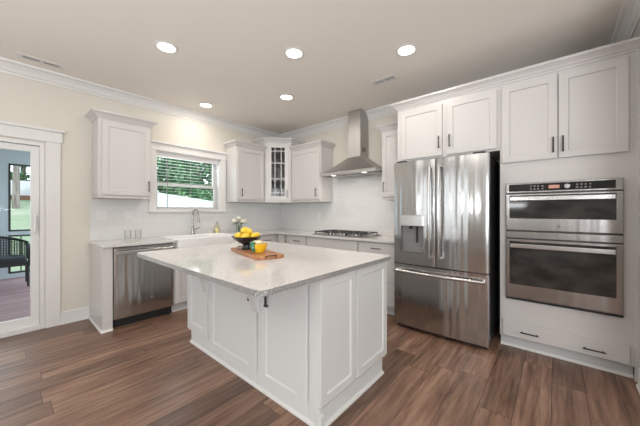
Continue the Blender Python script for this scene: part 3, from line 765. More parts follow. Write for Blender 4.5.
# cabinet surround above the refrigerator
TY = -0.604 + 0.02; TX = 3.765; XT = 4.604; TT = 2.434
CR2 = [(q * 1.0, z) for q, z in CROWN]
t = thing('refrigerator_cabinet', 'white two-door cabinet above the refrigerator', 'cabinet', (0, 0, 0))
mb = MB(); mb.box(2.745, 2.763, TY, -0.010, 0, 1.826); mb.build('side_panel', 'cabinet_paint', t)
mb = MB(); mb.box(2.745, TX - 0.0005, TY, -0.010, 1.826, TT); mb.build('body', 'cabinet_paint', t, bevel=0.001)
o = MB().shaker(2.789, 3.250, 1.846, 2.395, TY - 0.0005).build('door', 'cabinet_paint', t); pull(o, 3.222, 1.985, TY - 0.0205)
o = MB().shaker(3.297, 3.742, 1.846, 2.395, TY - 0.0005).build('door', 'cabinet_paint', t); pull(o, 3.328, 1.985, TY - 0.0205)
MB().sweep(CR2, [(2.745, -0.010), (2.745, TY), (TX - 0.0005, TY)], TT).build('crown', 'cabinet_paint', t)
MB().box(2.745, TX - 0.0005, TY, -0.010, TT, TT + 0.078).build('top_panel', 'cabinet_paint', t)

# oven tower
t = thing('oven_tower_cabinet', 'tall white cabinet tower housing the double wall oven', 'cabinet', (0, 0, 0))
OX0, OX1, OZ0, OZ1 = 3.812, 4.548, 0.455, 1.508
mb = MB()
mb.box(TX, OX0 + 0.01, TY, -0.010, 0.105, TT); mb.box(OX1 - 0.01, XT, TY, -0.010, 0.105, TT)
mb.box(OX0 + 0.01, OX1 - 0.01, TY, -0.010, 0.105, OZ0 + 0.008); mb.box(OX0 + 0.01, OX1 - 0.01, TY, -0.010, OZ1 - 0.008, TT); mb.box(OX0 + 0.01, OX1 - 0.01, -0.03, -0.010, OZ0, OZ1)
mb.build('body', 'cabinet_paint', t)
MB().box(XT, XR, TY - 0.002, TY + 0.018, 0.0, TT).build('filler_strip', 'cabinet_paint', t)
MB().box(TX, XT, TY + 0.055, -0.012, 0, 0.104).build('toe_kick', 'toe_paint', t)
MB().sweep([(0, 0), (0.014, 0), (0.014, 0.008), (0.004, 0.020), (0, 0.020)], [(TX, TY + 0.0545), (XT, TY + 0.0545)]).build('shoe_moulding', 'trim_paint', t)
o = MB().shaker(3.780, 4.171, 1.700, 2.405, TY - 0.0005).build('door', 'cabinet_paint', t); pull(o, 4.145, 1.812, TY - 0.0205)
o = MB().shaker(4.180, 4.573, 1.700, 2.405, TY - 0.0005).build('door', 'cabinet_paint', t); pull(o, 4.207, 1.812, TY - 0.0205)
o = MB().box(3.787, 4.578, TY - 0.0205, TY - 0.0005, 0.118, 0.262).build('drawer', 'cabinet_paint', t, bevel=0.003)
pull(o, 3.985, 0.178, TY - 0.0205, vert=False); pull(o, 4.388, 0.172, TY - 0.0205, vert=False)
MB().sweep(CR2, [(TX, TY), (XR - 0.0005, TY)], TT).build('crown', 'cabinet_paint', t)
MB().box(TX, XR - 0.001, TY, -0.010, TT, TT + 0.078).build('top_panel', 'cabinet_paint', t)

# ------------------------------------------------------------------ double wall oven
t = thing('double_wall_oven', 'stainless combination double wall oven with two glass doors', 'oven', (0, 0, 0))
OY = TY
MB().box(OX0 + 0.015, OX1 - 0.015, OY + 0.001, -0.06, OZ0 + 0.012, OZ1 - 0.012).build('body', 'appliance_black', t)
mb = MB(); mb.box(OX0, OX1, OY - 0.006, OY - 0.0006, OZ0, OZ1); mb.build('frame', 'frame_dark', t, bevel=0.001)
# control panel
cp = MB().box(OX0 + 0.003, OX1 - 0.003, OY - 0.032, OY - 0.0065, 1.418, 1.505).build('control_panel', 'stainless_plain', t, bevel=0.003)
MB().box(3.838, 4.505, OY - 0.0335, OY - 0.0322, 1.430, 1.494).build('control_glass', 'black_glass', cp)
MB().box(4.115, 4.185, OY - 0.0345, OY - 0.0337, 1.448, 1.476).build('display', 'display_amber', cp)
for x in (3.99, 4.015, 4.04, 4.07, 4.285, 4.31, 4.335, 4.36):
    for z in (1.449, 1.472): MB().box(x, x + 0.013, OY - 0.0345, OY - 0.0337, z - 0.005, z + 0.005).build('button', 'button_grey', cp)
MB(Matrix.Translation((4.232, OY - 0.0337, 1.462)) @ Matrix.Rotation(PI / 2, 4, 'X')).lathe([(0, 0), (0.021, 0), (0.021, 0.012), (0.018, 0.016), (0, 0.016)], 24).build('knob', 'stainless_plain', cp, smooth=True)
def oven_door(z0, z1, gz0, gz1, hz, emb=None):
    o = MB().box(OX0 + 0.003, OX1 - 0.003, OY - 0.035, OY - 0.0065, z0, z1).build('door', 'stainless_plain', t, bevel=0.004)
    MB().box(3.842, 4.508, OY - 0.0365, OY - 0.0352, gz0, gz1).build('window', 'oven_glass', o, bevel=0.0004)
    mb = MB(); n = 10
    mb.box(3.85, 4.500, OY - 0.088, OY - 0.074, hz - 0.019, hz + 0.019)
    h = mb.build('handle', 'stainless_bright', o, bevel=0.005)
    for x in (3.862, 4.464): MB().box(x, x + 0.024, OY - 0.0738, OY - 0.0367, hz - 0.012, hz + 0.012).build('mount', 'stainless_plain', o)
    if emb: emblem(o, emb[0], emb[1], OY - 0.0352, 0.013)
oven_door(1.085, 1.408, 1.190, 1.395, 1.365, (4.18, 1.128))
MB().box(OX0 + 0.003, OX1 - 0.003, OY - 0.030, OY - 0.0065, 1.015, 1.072).build('divider_trim', 'stainless_plain', t, bevel=0.003)
oven_door(0.478, 1.005, 0.600, 0.985, 0.950)
MB().box(OX0 + 0.004, OX1 - 0.004, OY - 0.020, OY - 0.0065, 0.457, 0.472).build('lower_vent', 'black_metal', t)

# ------------------------------------------------------------------ dishwasher
t = thing('dishwasher', 'stainless dishwasher with bar handle under the left counter', 'dishwasher', (0, -2.863, 0), PI / 2)
MB().box(0.004, 0.600, -0.58, -0.03, 0.09, 0.868).build('body', 'appliance_black', t)
mb = MB(); bowed(mb, 0.004, 0.600, 0.105, 0.862, -0.628, -0.585, 0.004, rad=0.006)
o = mb.build('door', 'stainless', t, smooth=True)
MB().box(0.006, 0.598, -0.6265, -0.59, 0.8625, 0.8715).build('control_strip', 'black_glass', t)
mb = MB(); n = 10
mb.box(0.02, 0.584, -0.684, -0.668, 0.790, 0.832); h = mb.build('handle', 'stainless_bright', o, bevel=0.006)
for x in (0.03, 0.549): MB().box(x, x + 0.025, -0.6675, -0.624, 0.798, 0.824).build('mount', 'stainless_plain', o)
emblem(o, 0.36, 0.27, -0.628, 0.013)
MB().box(0.006, 0.598, -0.565, -0.50, 0.005, 0.088).build('toe_kick', 'appliance_black', t)
MB().tube([(0.555, -0.59, 0.0), (0.555, -0.59, 0.04)], 0.015, 10).build('foot', 'rubber', t)

# ------------------------------------------------------------------ range hood
t = thing('range_hood', 'stainless pyramid chimney range hood over the cooktop', 'hood', (0, 0, 0))
hx0, hx1, hy, hz0 = 1.430, 2.388, -0.465, 1.785
qx0, qx1, qy = 1.795, 2.005, -0.235
mb = MB()
def rect(x0, x1, y0, y1, z): return [mb.v((x0, y0, z)), mb.v((x1, y0, z)), mb.v((x1, y1, z)), mb.v((x0, y1, z))]
R = [rect(hx0, hx1, hy, -0.009, hz0), rect(hx0, hx1, hy, -0.009, hz0 + 0.04)]
for k in range(1, 11):
    s = k / 10; e = 1 - (1 - s) ** 1.0
    fz = hz0 + 0.04 + (2.055 - hz0 - 0.04) * (s ** 1.25)
    R.append(rect(hx0 + (qx0 - 0.008 - hx0) * e, hx1 + (qx1 + 0.008 - hx1) * e, hy + (qy - 0.008 - hy) * e, -0.009, fz))
for A_, B_ in zip(R, R[1:]):
    for k in range(4): mb.f([A_[k], A_[(k + 1) % 4], B_[(k + 1) % 4], B_[k]])
mb.f(R[0][::-1]); mb.f(R[-1])
mb.build('canopy', 'hood_steel', t, smooth=True)
MB().box(qx0 - 0.004, qx1 + 0.004, qy - 0.004, -0.009, 2.056, 2.40).build('chimney_lower', 'hood_steel', t, bevel=0.001)
MB().box(qx0, qx1, qy, -0.009, 2.40, H - 0.0005).build('chimney_upper', 'hood_steel', t, bevel=0.001)
mb = MB()
for k in range(5): mb.box(qx1 + 0.0042, qx1 + 0.0052, -0.19 + 0.0, -0.09, 2.13 + k * 0.014, 2.137 + k * 0.014)
mb.build('vent_slots', 'dark_void', t)
mb = MB()
for k in range(3): MB().box(1.475 + k * 0.30, 1.76 + k * 0.30, -0.36, -0.05, hz0 - 0.006, hz0 - 0.0005).build('filter', 'stainless_plain', t, bevel=0.002)
for x in (1.65, 2.18): MB().lathe([(0, hz0 - 0.005), (0.032, hz0 - 0.005), (0.034, hz0 - 0.0008), (0, hz0 - 0.0008)], 18, (x, -0.41)).build('lamp', 'hood_lens', t, smooth=True)
HB = (Matrix.Translation((1.91, hy - 0.0005, hz0 + 0.02)) @ Matrix.Rotation(PI / 2, 4, 'X'))
for k in range(-2, 3): MB(HB).lathe([(0, 0), (0.007, 0), (0.007, 0.003), (0, 0.003)], 12, (k * 0.03, 0)).build('button', 'button_grey', t)
for x in (1.65, 2.18):
    d = bpy.data.lights.new('hood_spot', 'AREA'); d.energy = 1.3; d.size = 0.06; d.shape = 'DISK'; d.color = (1, 0.93, 0.82)
    o = bpy.data.objects.new('hood_spot', d); COL.objects.link(o); o.location = (x, -0.41, hz0 - 0.008); o.parent = t

# ------------------------------------------------------------------ cooktop
t = thing('gas_cooktop', 'five burner gas cooktop with black iron grates', 'cooktop', (1.385, -0.58, CH + 0.0005))
KW, KD = 0.885, 0.49
MB().box(0, KW, 0, KD, 0, 0.014).build('cook_surface', 'stainless_plain', t, bevel=0.004)
burn = [(0.16, 0.13), (0.16, 0.35), (0.43, 0.25), (0.70, 0.13), (0.70, 0.35)]
for x, y in burn:
    r = 0.05 if (x, y) == (0.43, 0.25) else 0.036
    o = MB().lathe([(0, 0.0142), (r, 0.0142), (r, 0.024), (r * 0.9, 0.027), (0, 0.027)], 20, (x, y)).build('burner', 'burner_metal', t, smooth=True)
    MB().lathe([(0, 0.0272), (r * 0.75, 0.0272), (r * 0.75, 0.034), (r * 0.6, 0.036), (0, 0.036)], 20, (x, y)).build('burner_cap', 'cast_iron', o, smooth=True)
for gx0, gx1 in ((0.02, 0.285), (0.295, 0.565), (0.575, 0.84)):
    mb = MB(); z = 0.038; y0, y1 = (0.03, 0.46) if gx0 != 0.295 else (0.09, 0.46)
    b = 0.006
    for x in (gx0, gx1 - 2 * b): mb.box(x, x + 2 * b, y0, y1, z, z + 0.012)
    for y in (y0, y1 - 2 * b, (y0 + y1) / 2 - b): mb.box(gx0 + 2 * b, gx1 - 2 * b, y, y + 2 * b, z, z + 0.012)
    xm = (gx0 + gx1) / 2
    mb.box(xm - b, xm + b, y0 + 0.012, y1 - 0.012, z + 0.0005, z + 0.0125)
    for x in (gx0, gx1 - 2 * b):
        for y in (y0, y1 - 2 * b): mb.box(x, x + 2 * b, y, y + 2 * b, 0.0142, z)
    mb.build('grate', 'cast_iron', t, bevel=0.002)
for k in range(5):
    MB().lathe([(0, 0.0142), (0.017, 0.0142), (0.016, 0.036), (0, 0.036)], 16, (0.31 + k * 0.06, 0.045)).build('knob', 'stainless_plain', t, smooth=True)

# ------------------------------------------------------------------ island
IX0, IX1, IY0, IY1 = 1.44, 3.149, -2.45, -1.645
t = thing('kitchen_island', 'white panelled kitchen island base with corbels', 'island', (0, 0, 0))
PT = 0.020
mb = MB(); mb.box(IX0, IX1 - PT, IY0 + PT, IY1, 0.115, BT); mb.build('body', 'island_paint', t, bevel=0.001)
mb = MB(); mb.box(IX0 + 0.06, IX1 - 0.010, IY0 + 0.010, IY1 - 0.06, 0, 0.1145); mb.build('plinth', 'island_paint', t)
MB().sweep([(0, 0), (0.016, 0), (0.016, 0.010), (0.005, 0.022), (0, 0.022)], [(IX0 + 0.06, IY0 + 0.0095), (IX1 - 0.0095, IY0 + 0.0095), (IX1 - 0.0095, IY1 - 0.06)]).build('shoe_moulding', 'trim_paint', t)
for x0, x1 in ((IX0, 1.828), (1.850, 2.543), (2.565, 3.040)):
    z0 = 0.045 if x0 > 1.5 else 0.118
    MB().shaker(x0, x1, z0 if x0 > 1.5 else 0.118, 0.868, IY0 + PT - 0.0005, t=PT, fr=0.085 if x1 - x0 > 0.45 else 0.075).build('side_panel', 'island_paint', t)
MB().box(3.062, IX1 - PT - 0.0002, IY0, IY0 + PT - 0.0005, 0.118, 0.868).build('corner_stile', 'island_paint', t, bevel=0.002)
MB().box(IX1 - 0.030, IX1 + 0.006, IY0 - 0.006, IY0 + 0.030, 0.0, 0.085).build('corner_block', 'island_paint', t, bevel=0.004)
RM = Matrix.Translation((IX1 - PT + 0.0005, 0, 0)) @ Matrix.Rotation(PI / 2, 4, 'Z')     # local x -> +y, front -> +x
for a, b in ((IY0 + 0.001, -2.087), (-2.068, IY1 - 0.001)):
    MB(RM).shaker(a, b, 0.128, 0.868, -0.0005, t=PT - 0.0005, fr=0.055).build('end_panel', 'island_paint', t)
def corbel(x):
    pts = [(IY0 - 0.0005, 0.545), (IY0 - 0.018, 0.545), (IY0 - 0.026, 0.560)]
    for k in range(9):
        a = k / 8 * PI / 2; pts.append((IY0 - 0.030 - 0.155 * (1 - math.cos(a)), 0.575 + 0.240 * math.sin(a) ** 1.6))
    pts += [(IY0 - 0.205, 0.840), (IY0 - 0.205, 0.866), (IY0 - 0.0005, 0.866)]
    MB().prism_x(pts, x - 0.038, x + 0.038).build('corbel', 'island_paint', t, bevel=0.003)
corbel(1.838); corbel(2.553)
for x, z0 in ((2.655, 0.615), (2.462, 0.615)):
    mb = MB(); mb.box(x - 0.006, x + 0.010, IY0 - 0.010, IY0 - 0.003, z0, 0.866); mb.box(x - 0.006, x + 0.028, IY0 - 0.016, IY0 - 0.003, z0 - 0.010, z0 + 0.003)
    mb.box(x - 0.006, x + 0.010, IY0 - 0.20, IY0 - 0.010, 0.860, 0.866); mb.build('counter_bracket', 'black_metal', t)

def rrect(x0, x1, y0, y1, r, n=6):
    p = []
    for cx_, cy_, a0 in ((x1 - r, y0 + r, -PI / 2), (x1 - r, y1 - r, 0), (x0 + r, y1 - r, PI / 2), (x0 + r, y0 + r, PI)):
        for k in range(n + 1):
            a = a0 + k / n * PI / 2; p.append((cx_ + r * math.cos(a), cy_ + r * math.sin(a)))
    return p
t = thing('island_countertop', 'polished speckled quartz slab topping the island', 'countertop', (0, 0, 0))
MB().prism(rrect(1.462, 3.180, -2.893, -1.618, 0.05), BT + 0.001, CH).build('slab', 'island_quartz', t, bevel=0.002)
slab = [q for q in bpy.data.objects if q.name.startswith('slab') and q.parent == t][0]
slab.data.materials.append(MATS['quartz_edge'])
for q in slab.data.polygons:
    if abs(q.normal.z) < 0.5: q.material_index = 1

# ------------------------------------------------------------------ things on the island
BA = math.radians(-15)
bt = thing('cutting_board', 'reddish brown wooden cutting board on the island top', 'board', (2.277, -2.265, CH + 0.0008), BA)
bl, bw = 0.315, 0.115
MB().prism(rrect(-bl, bl, -bw, bw, 0.03), 0.0, 0.022).build('board', 'board_wood', bt, bevel=0.004)
mb = MB()
for s in (-1, 1): mb.tube([(s * (bl - 0.001), -0.04, 0.012), (s * (bl + 0.012), -0.04, 0.026), (s * (bl + 0.012), 0.04, 0.026), (s * (bl - 0.001), 0.04, 0.012)], 0.004, 6)
mb.build('handle', 'black_metal', bt)
ZT = CH + 0.0228
# pedestal bowl
BXP = Vector((2.132, -2.243, ZT + 0.0006))
pb = thing('pedestal_bowl', 'black footed bowl full of lemons on the cutting board', 'bowl', BXP)
MB().lathe([(0, 0), (0.046, 0), (0.048, 0.006), (0.042, 0.016), (0.035, 0.035), (0.040, 0.055), (0.075, 0.075), (0.110, 0.105), (0.130, 0.135), (0.134, 0.140), (0.127, 0.140), (0.105, 0.108), (0.070, 0.083), (0.0, 0.072)], 36).build('bowl_body', 'black_ceramic', pb, smooth=True).scale.z = 0.8
# lemons
def lemon(loc, rot, lab):
    t = thing('lemon', lab, 'lemon', loc, 0, 'lemons in the black pedestal bowl'); t.rotation_euler = rot
    pr = []
    for k in range(15):
        a = PI * k / 14; z = -0.037 * math.cos(a); r = 0.029 * math.sin(a) ** 0.9 if 0 < k < 14 else 0
        if k >= 12: z = 0.037 * (0.90 + 0.12 * (k - 12) / 2 * 1.6); r = (0.011, 0.0065, 0)[k - 12]
        pr.append((r, z))
    MB().lathe(pr, 20).build('fruit', 'lemon_skin', t, smooth=True)
    MB().lathe([(0, -0.0385), (0.004, -0.0375), (0.0045, -0.0345), (0, -0.034)], 8).build('stem_end', 'lemon_tip', t)
    return t
base_l = lemon(BXP + Vector((-0.075, -0.03, 0.113)), (1.3, 0.2, 0.4), 'lemon at the left rim of the black pedestal bowl')
spots = [((-0.018, -0.083, 0.139), (1.5, 0.1, 1.2), 'lemon at the front rim of the black pedestal bowl'),
         ((0.055, -0.058, 0.141), (1.2, 0.4, 2.2), 'lemon at the front right rim of the black pedestal bowl'),
         ((0.080, 0.018, 0.140), (1.45, 0.2, 0.1), 'lemon at the right rim of the black pedestal bowl'),
         ((0.025, 0.078, 0.140), (1.4, 0.0, 1.8), 'lemon at the back right of the black pedestal bowl'),
         ((-0.052, 0.058, 0.140), (1.6, 0.3, 0.8), 'lemon at the back left of the black pedestal bowl'),
         ((0.004, 0.0, 0.118), (1.5, 0.2, 0.3), 'lemon in the middle under the top lemons of the bowl'),
         ((-0.036, 0.000, 0.186), (1.3, 0.3, 2.6), 'lemon on top of the pile towards the left'),
         ((0.034, -0.004, 0.178), (1.6, 0.1, 1.0), 'lemon on top of the pile towards the right')]
for p, r, lab in spots:
    c = copy_tree(base_l); c.location = BXP + Vector(p) - Vector((0, 0, 0.027)); c.rotation_euler = r; c['label'] = lab
# small yellow bowl with cloth
yb = thing('yellow_bowl', 'small yellow bowl lined with green cloth on the cutting board', 'bowl', (2.375, -2.298, ZT + 0.0006), 0.3)
MB().lathe([(0, 0), (0.036, 0), (0.040, 0.004), (0.052, 0.020), (0.062, 0.045), (0.067, 0.072), (0.063, 0.072), (0.058, 0.046), (0.048, 0.022), (0, 0.010)], 32).build('bowl_body', 'yellow_glaze', yb, smooth=True)
mb = MB(); rows = []
prof = [(0.040, 0.082), (0.058, 0.086), (0.071, 0.078), (0.070, 0.060), (0.066, 0.042), (0.060, 0.024), (0.056, 0.012)]
a0, a1 = math.radians(178), math.radians(276)
for k in range(13):
    a = a0 + (a1 - a0) * k / 12 ; wv = 0.0025 * math.sin(k * 1.9)
    rows.append([mb.v(((r + wv) * math.cos(a), (r + wv) * math.sin(a), z + 0.002 * math.cos(k * 2.3))) for r, z in prof])
for A_, B_ in zip(rows, rows[1:]):
    for j in range(len(prof) - 1): mb.f([A_[j], B_[j], B_[j + 1], A_[j + 1]])
cl = mb.build('cloth', 'green_cloth', yb, smooth=True)
so = cl.modifiers.new('solid', 'SOLIDIFY'); so.thickness = 0.002
mb = MB(); random.seed(5)
for k in range(9):
    a = k * 0.7; r = 0.030 if k else 0
    mb.ball((r * math.cos(a), r * math.sin(a), 0.072 + random.uniform(-0.004, 0.012)), 0.021, 2, (1, 1, 0.7), 0.12)
mb.build('tissue', 'cream_tissue', yb, smooth=True)
mb = MB(); mb.ball((0.018, 0.004, 0.092), 0.016, 2, (1.3, 0.9, 0.6), 0.08); mb.ball((-0.004, 0.03, 0.088), 0.013, 2, (1.2, 0.9, 0.6), 0.08)
mb.build('snack', 'brown_snack', yb, smooth=True)

# flowers in glass vase on the counter by the corner
fv = thing('flower_vase', 'clear vase of cream flowers on the counter behind the lemons', 'flowers', (0.20, -1.08, CH + 0.0005))
MB().lathe([(0, 0), (0.040, 0), (0.045, 0.01), (0.047, 0.11), (0.044, 0.11), (0.041, 0.012), (0, 0.010)], 24).build('vase', 'clear_glass', fv, smooth=True)
mb = MB(); random.seed(11); heads = []
for k in range(7):
    a = k * 0.9 + 0.3; R_ = 0.0 if k == 6 else 0.085; z = 0.185 + (0.045 if k == 6 else random.uniform(-0.012, 0.012))
    heads.append((R_ * math.cos(a), R_ * math.sin(a), z)); mb.tube([(0.015 * math.cos(a), 0.015 * math.sin(a), 0.015), (0.02 * math.cos(a), 0.02 * math.sin(a), 0.10), heads[-1]], 0.0028, 6)
mb.build('stems', 'stem_green', fv)
for h in heads:
    mb = MB()
    for j in range(26):
        ph = random.uniform(0, 2 * PI); th_ = math.acos(random.uniform(-0.4, 1)); r = 0.042
        n = Vector((math.sin(th_) * math.cos(ph), math.sin(th_) * math.sin(ph), math.cos(th_)))
        mb.ball(tuple(Vector(h) + n * r * 0.75), 0.017, 1, (1, 1, 0.7), 0.15)
    mb.ball(h, 0.034, 1); mb.build('blossom', 'petal', fv, smooth=True)
mb = MB()
for k in range(8):
    a = k * 0.8; c = Vector((0.075 * math.cos(a), 0.075 * math.sin(a), 0.145 + 0.01 * math.sin(k * 2)))
    d_ = Vector((math.cos(a), math.sin(a), -0.1)); s_ = Vector((-math.sin(a), math.cos(a), 0.2))
    q = [mb.v(c - d_ * 0.05), mb.v(c + s_ * 0.020), mb.v(c + d_ * 0.045), mb.v(c - s_ * 0.020)]
    mb.f([q[0], q[1], q[2]]); mb.f([q[0], q[2], q[3]])
lv = mb.build('leaves', 'flower_leaves', fv); lv.modifiers.new('solid', 'SOLIDIFY').thickness = 0.001

# ------------------------------------------------------------------ ceiling fixtures
lamps = [(1.479, -2.654, 'recessed ceiling light nearest the sliding door'), (2.289, -1.833, 'recessed ceiling light above the middle of the island'),
         (3.113, -1.189, 'recessed ceiling light in front of the refrigerator cabinet'), (0.429, -1.757, 'small recessed ceiling light nearest the sink window'),
         (1.49, -1.203, 'recessed ceiling light nearest the corner glass cabinet')]
first = None
for x, y, lab in lamps:
    if first is None:
        t = thing('recessed_light', lab, 'light', (x, y, H), 0, 'recessed ceiling lights')
        MB().lathe([(0.072, -0.0008), (0.098, -0.0008), (0.097, -0.005), (0.078, -0.010), (0.072, -0.006)], 32).build('trim_ring', 'white_plastic', t, smooth=True)
        MB().lathe([(0, -0.0009), (0.0715, -0.0009), (0.0715, -0.006), (0, -0.007)], 32).build('lens', 'lamp_lens', t, smooth=True)
        d = bpy.data.lights.new('lamp_glow', 'AREA'); d.shape = 'DISK'; d.size = 0.13; d.energy = 5.5; d.color = (1, 0.93, 0.84)
        o = bpy.data.objects.new('lamp_glow', d); COL.objects.link(o); o.location = (0, 0, -0.012); o.parent = t
        first = t
    else:
        c = copy_tree(first); c.location = (x, y, H); c['label'] = lab
def vent(loc, rz, L, lab):
    t = thing('ceiling_vent', lab, 'vent', loc, rz, None)
    w = 0.12; a = L / 2
    mb = MB(); mb.box(-a, a, -w / 2, -w / 2 + 0.035, -0.006, -0.0006); mb.box(-a, a, w / 2 - 0.035, w / 2, -0.006, -0.0006)
    for x0, x1 in ((-a, -a + 0.035), (-0.012, 0.012), (a - 0.035, a)): mb.box(x0, x1, -w / 2 + 0.035, w / 2 - 0.035, -0.006, -0.0006)
    mb.build('frame', 'white_plastic', t)
    MB().box(-a + 0.03, a - 0.03, -w / 2 + 0.03, w / 2 - 0.03, -0.0022, -0.0008).build('backing', 'dark_void', t)
    n = int(L / 0.034)
    for s in (-1, 1):
        mb = MB(); mb.box(*sorted((s * 0.0125, s * (a - 0.0355))), -0.001, 0.001, -0.0050, -0.0023)
        for k in range(n):
            x = s * (0.022 + (a - 0.066) * k / (n - 1))
            mb.box(x - 0.0014, x + 0.0014, -w / 2 + 0.035, w / 2 - 0.035, -0.0056, -0.0024)
        mb.build('fins', 'white_plastic', t)
vent((0.275, -3.37, H), PI / 2, 0.33, 'slotted ceiling vent above the sliding door side')
vent((2.68, -0.79, H), 0.0, 0.30, 'slotted ceiling vent between the hood and refrigerator')

# ------------------------------------------------------------------ porch outside the sliding door
PX = -3.8
struct(box('trim_4', 'deck_wood', None, PX - 0.1, -0.155, -6.6, -2.62, -0.12, -0.04), 'maroon brown plank porch deck')
struct(box('trim_5', 'porch_paint', None, PX - 0.3, -0.155, -6.8, -2.55, 2.62, 2.72), 'porch ceiling')
mb = MB()
posts = [-6.7, -5.75, -4.70, -3.655, -2.72]
for y in posts: mb.box(PX - 0.1, PX, y, y + 0.11, -0.04, 2.62)
mb.box(PX - 0.104, PX + 0.004, -6.699, -2.611, 2.17, 2.619); mb.box(PX - 0.104, PX + 0.004, -6.699, -2.611, 0.79, 0.86); mb.box(PX - 0.104, PX + 0.004, -6.699, -2.611, -0.039, 0.05)
mb.box(PX + 0.005, -0.155, -6.7, -6.6, -0.04, 2.62)
struct(mb.build('wall_porch', 'porch_paint'), 'blue-grey porch framing with screen openings')
n = 7
for a, b in zip(posts, posts[1:]):
    mb = MB(); y0 = a + 0.11; y1 = b
    for z0, z1 in ((0.86, 2.17), (0.05, 0.79)):
        for q in (y0, y1 - 0.03): mb.box(PX - 0.07, PX + 0.004, q, q + 0.03, z0, z1)
        for q in (z0, z1 - 0.03): mb.box(PX - 0.07, PX + 0.004, y0 + 0.03, y1 - 0.03, q, q + 0.03)
    for k in range(1, 5):
        q = y0 + (y1 - y0) * k / 5; mb.box(PX - 0.05, PX - 0.03, q - 0.008, q + 0.008, 0.08, 0.76)
    struct(mb.build('window_%d' % n, 'black_metal'), 'black framed porch screen opening'); n += 1

# wicker settee
t = thing('wicker_settee', 'black wicker settee on the porch beyond the sliding door', 'settee', (-3.0, -4.02, -0.04), PI / 2)
# local: x along width, front faces -y (world +x)
SW = 0.72
MB().box(-SW + 0.03, SW - 0.03, -0.27, 0.24, 0.36, 0.43).build('seat', 'wicker', t, bevel=0.01)
MB().box(-SW + 0.06, SW - 0.06, -0.29, 0.20, 0.4305, 0.51).build('cushion', 'seat_cushion', t, bevel=0.025, seg=3)
for sx in (-1, 1):
    for y in (-0.26, 0.24):
        MB().tube([(sx * (SW - 0.03), y, 0.0), (sx * (SW - 0.03), y, 0.36)], [0.015, 0.02], 8).build('leg', 'black_metal', t)
    MB().tube([(sx * (SW - 0.02), -0.27, 0.36), (sx * SW, -0.28, 0.62), (sx * (SW + 0.005), -0.20, 0.67), (sx * SW, 0.10, 0.68), (sx * (SW - 0.03), 0.26, 0.70)], 0.022, 8).build('armrest', 'wicker', t, smooth=True)
def back_pt(u, v):      # u -1..1, v 0..1
    x = u * (SW - 0.02); return (x, 0.26 + 0.07 * v - 0.10 * abs(u) ** 4, 0.43 + v * (0.42 - 0.12 * abs(u) ** 3))
mb = MB(); nu, nv = 44, 14
for i in range(nu + 1):
    u = -1 + 2 * i / nu
    mb.tube([back_pt(u, v / 6) for v in range(7)], 0.0065, 4)
for j in range(nv + 1):
    mb.tube([back_pt(-1 + 2 * k / 16, j / nv) for k in range(17)], 0.0065, 4)
mb.build('backrest', 'wicker', t)
MB().tube([(-SW + 0.02, 0.16, 0.43)] + [back_pt(-1 + 2 * k / 18, 1.0) for k in range(19)] + [(SW - 0.02, 0.16, 0.43)], 0.02, 8).build('back_frame', 'wicker', t, smooth=True)
for sx in (-1, 1):
    mb = MB()
    for k in range(12): mb.tube([(sx * (SW - 0.01), -0.24 + k * 0.04, 0.40), (sx * (SW), -0.24 + k * 0.04, 0.67)], 0.006, 4)
    for k in range(6): mb.tube([(sx * (SW - 0.005), -0.26, 0.42 + k * 0.045), (sx * (SW - 0.005), 0.25, 0.42 + k * 0.045)], 0.006, 4)
    mb.build('side_weave', 'wicker', t)

# ------------------------------------------------------------------ yard
mb = MB()
def gz(x):
    return -0.5 if x > -4.5 else -0.5 + (-4.5 - max(x, -22.0)) * 0.152
xs_ = [-0.16, -4.5, -8, -12, -18, -22, -45]; ys_ = [-30, -15, -5, 0, 5, 12, 30]
G = [[mb.v((x, y, gz(x))) for y in ys_] for x in xs_]
for i in range(len(xs_) - 1):
    for j in range(len(ys_) - 1): mb.f([G[i][j], G[i + 1][j], G[i + 1][j + 1], G[i][j + 1]])
struct(mb.build('ground_lawn', 'lawn'), 'green lawn sloping up behind the house')
t = thing('vinyl_fence', 'white horizontal board fence across the back yard', 'fence', (-22, 0, gz(-22)))
mb = MB(); mb.box(-0.04, 0.04, -16, 1.5, 0.0, 1.05); mb.build('boards', 'vinyl', t)
mb = MB()
for k in range(8): mb.box(-0.07, 0.07, -16 + k * 2.48, -15.87 + k * 2.48, 0, 1.12)
mb.build('posts', 'white_plastic', t)
t = thing('privacy_fence', 'white clapboard privacy fence seen through the sink window', 'fence', (-7.0, 0, 0))
mb = MB(); mb.prism_x([(-1.2, -0.3), (6, -0.3), (6, 1.14), (-1.2, 2.06)], -0.05, 0.05); mb.build('boards', 'vinyl', t)
mb = MB(); mb.prism_x([(-1.25, 2.07), (6.05, 1.135), (6.05, 1.175), (-1.25, 2.11)], -0.07, 0.07); mb.build('cap_rail', 'white_plastic', t)
o = box('mulch_bed', 'mulch', None, -21.9, -20.4, -16, 1.5, gz(-21.9) - 0.4, gz(-21.9) + 0.06); tag(o, 'brown mulch strip along the foot of the white fence', 'mulch')

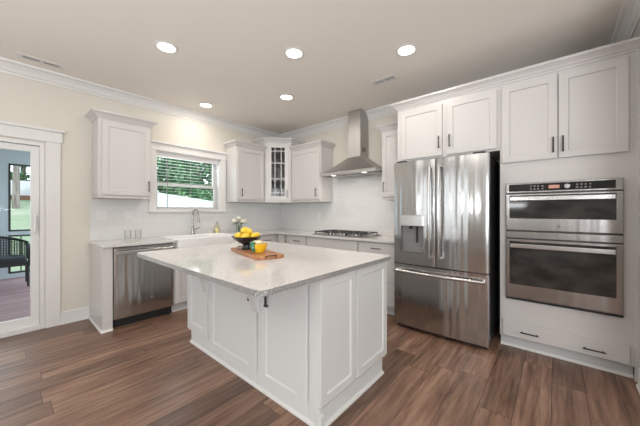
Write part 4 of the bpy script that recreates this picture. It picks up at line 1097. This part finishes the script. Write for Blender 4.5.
def make_tree(loc, h, r, mat, lab, n=3600, leaf=0.15, trunk=0.18, z0=0.35):
    rnd = random.Random(int(abs(loc[0] * 37 + loc[1] * 101)))
    t = thing('tree', lab, 'tree', loc, 0, 'trees beyond the yard')
    MB().tube([(0, 0, -0.3), (0.05, 0.03, h * 0.35), (0.0, 0.1, h * 0.8)], [trunk, trunk * 0.75, trunk * 0.3], 10).build('trunk', 'bark', t, smooth=True)
    mb = MB(); cl = [(rnd.uniform(-.65, .65) * r, rnd.uniform(-.65, .65) * r, h * rnd.uniform(z0, 0.95), r * rnd.uniform(.35, .6)) for _ in range(16)]
    for _ in range(n):
        cx_, cy_, cz_, cr = rnd.choice(cl)
        d_ = Vector((rnd.gauss(0, 1), rnd.gauss(0, 1), rnd.gauss(0, 1))).normalized() * cr * rnd.uniform(0.6, 1.0)
        p = Vector((cx_, cy_, cz_)) + d_
        a = Vector((rnd.gauss(0, 1), rnd.gauss(0, 1), rnd.gauss(0, 1))).normalized(); b = a.orthogonal().normalized()
        q = [mb.v(p - a * leaf), mb.v(p + b * leaf * .5), mb.v(p + a * leaf), mb.v(p - b * leaf * .5)]; mb.f(q)
    mb.build('foliage', mat, t)
T = make_tree
t = thing('hedge', 'tall green hedge filling the view behind the privacy fence', 'hedge', (-9.6, 3.0, gz(-9.6)))
rnd = random.Random(3); mb = MB()
for _ in range(9000):
    p_ = Vector((rnd.uniform(-0.6, 0.6), rnd.uniform(-2.9, 3.6), 4.6 * rnd.random() ** 0.8)); p_.x += 0.35 * math.sin(p_.y * 2.1 + p_.z * 1.7)
    a_ = Vector((rnd.gauss(0, 1), rnd.gauss(0, 1), rnd.gauss(0, 1))).normalized(); b_ = a_.orthogonal().normalized(); l_ = 0.13
    mb.f([mb.v(p_ - a_ * l_), mb.v(p_ + b_ * l_ * .5), mb.v(p_ + a_ * l_), mb.v(p_ - b_ * l_ * .5)])
mb.build('foliage', 'leaves_light', t)
mb = MB()
for k in range(6): MB().tube([(0, -2.4 + k * 1.1, -0.3), (0.05, -2.4 + k * 1.1, 3.6)], [0.05, 0.02], 7).build('stem', 'bark', t)
mb.bm.free()
T((-15, 4.0, gz(-15)), 8, 1.6, 'leaves_light', 'light green tree standing right behind the tall hedge', z0=0.1)
T((-15.4, 7.9, gz(-15.4)), 9, 1.7, 'leaves_dark', 'dark tree at the far right of the sink window view', z0=0.1)
T((-19.5, 6.0, gz(-19.5)), 9, 1.8, 'leaves_dark', 'tall dark tree rising farthest back in the sink window', z0=0.1)
T((-19.5, 1.9, gz(-19.5)), 9, 1.8, 'leaves_dark', 'tall dark tree far back at the left edge of the sink window', z0=0.1)
T((-17.0, -3.15, gz(-17)), 9, 1.5, 'leaves_light', 'tree with pale trunk in front of the low white fence', trunk=0.15, z0=0.62)
T((-25.8, -2.6, gz(-25.8)), 9, 2.6, 'leaves_dark', 'dark tree rising behind the low white fence', z0=0.02, n=6000)
T((-26.5, -9.0, gz(-26.5)), 9, 2.3, 'leaves_light', 'light green tree far left behind the low white fence', z0=0.2)
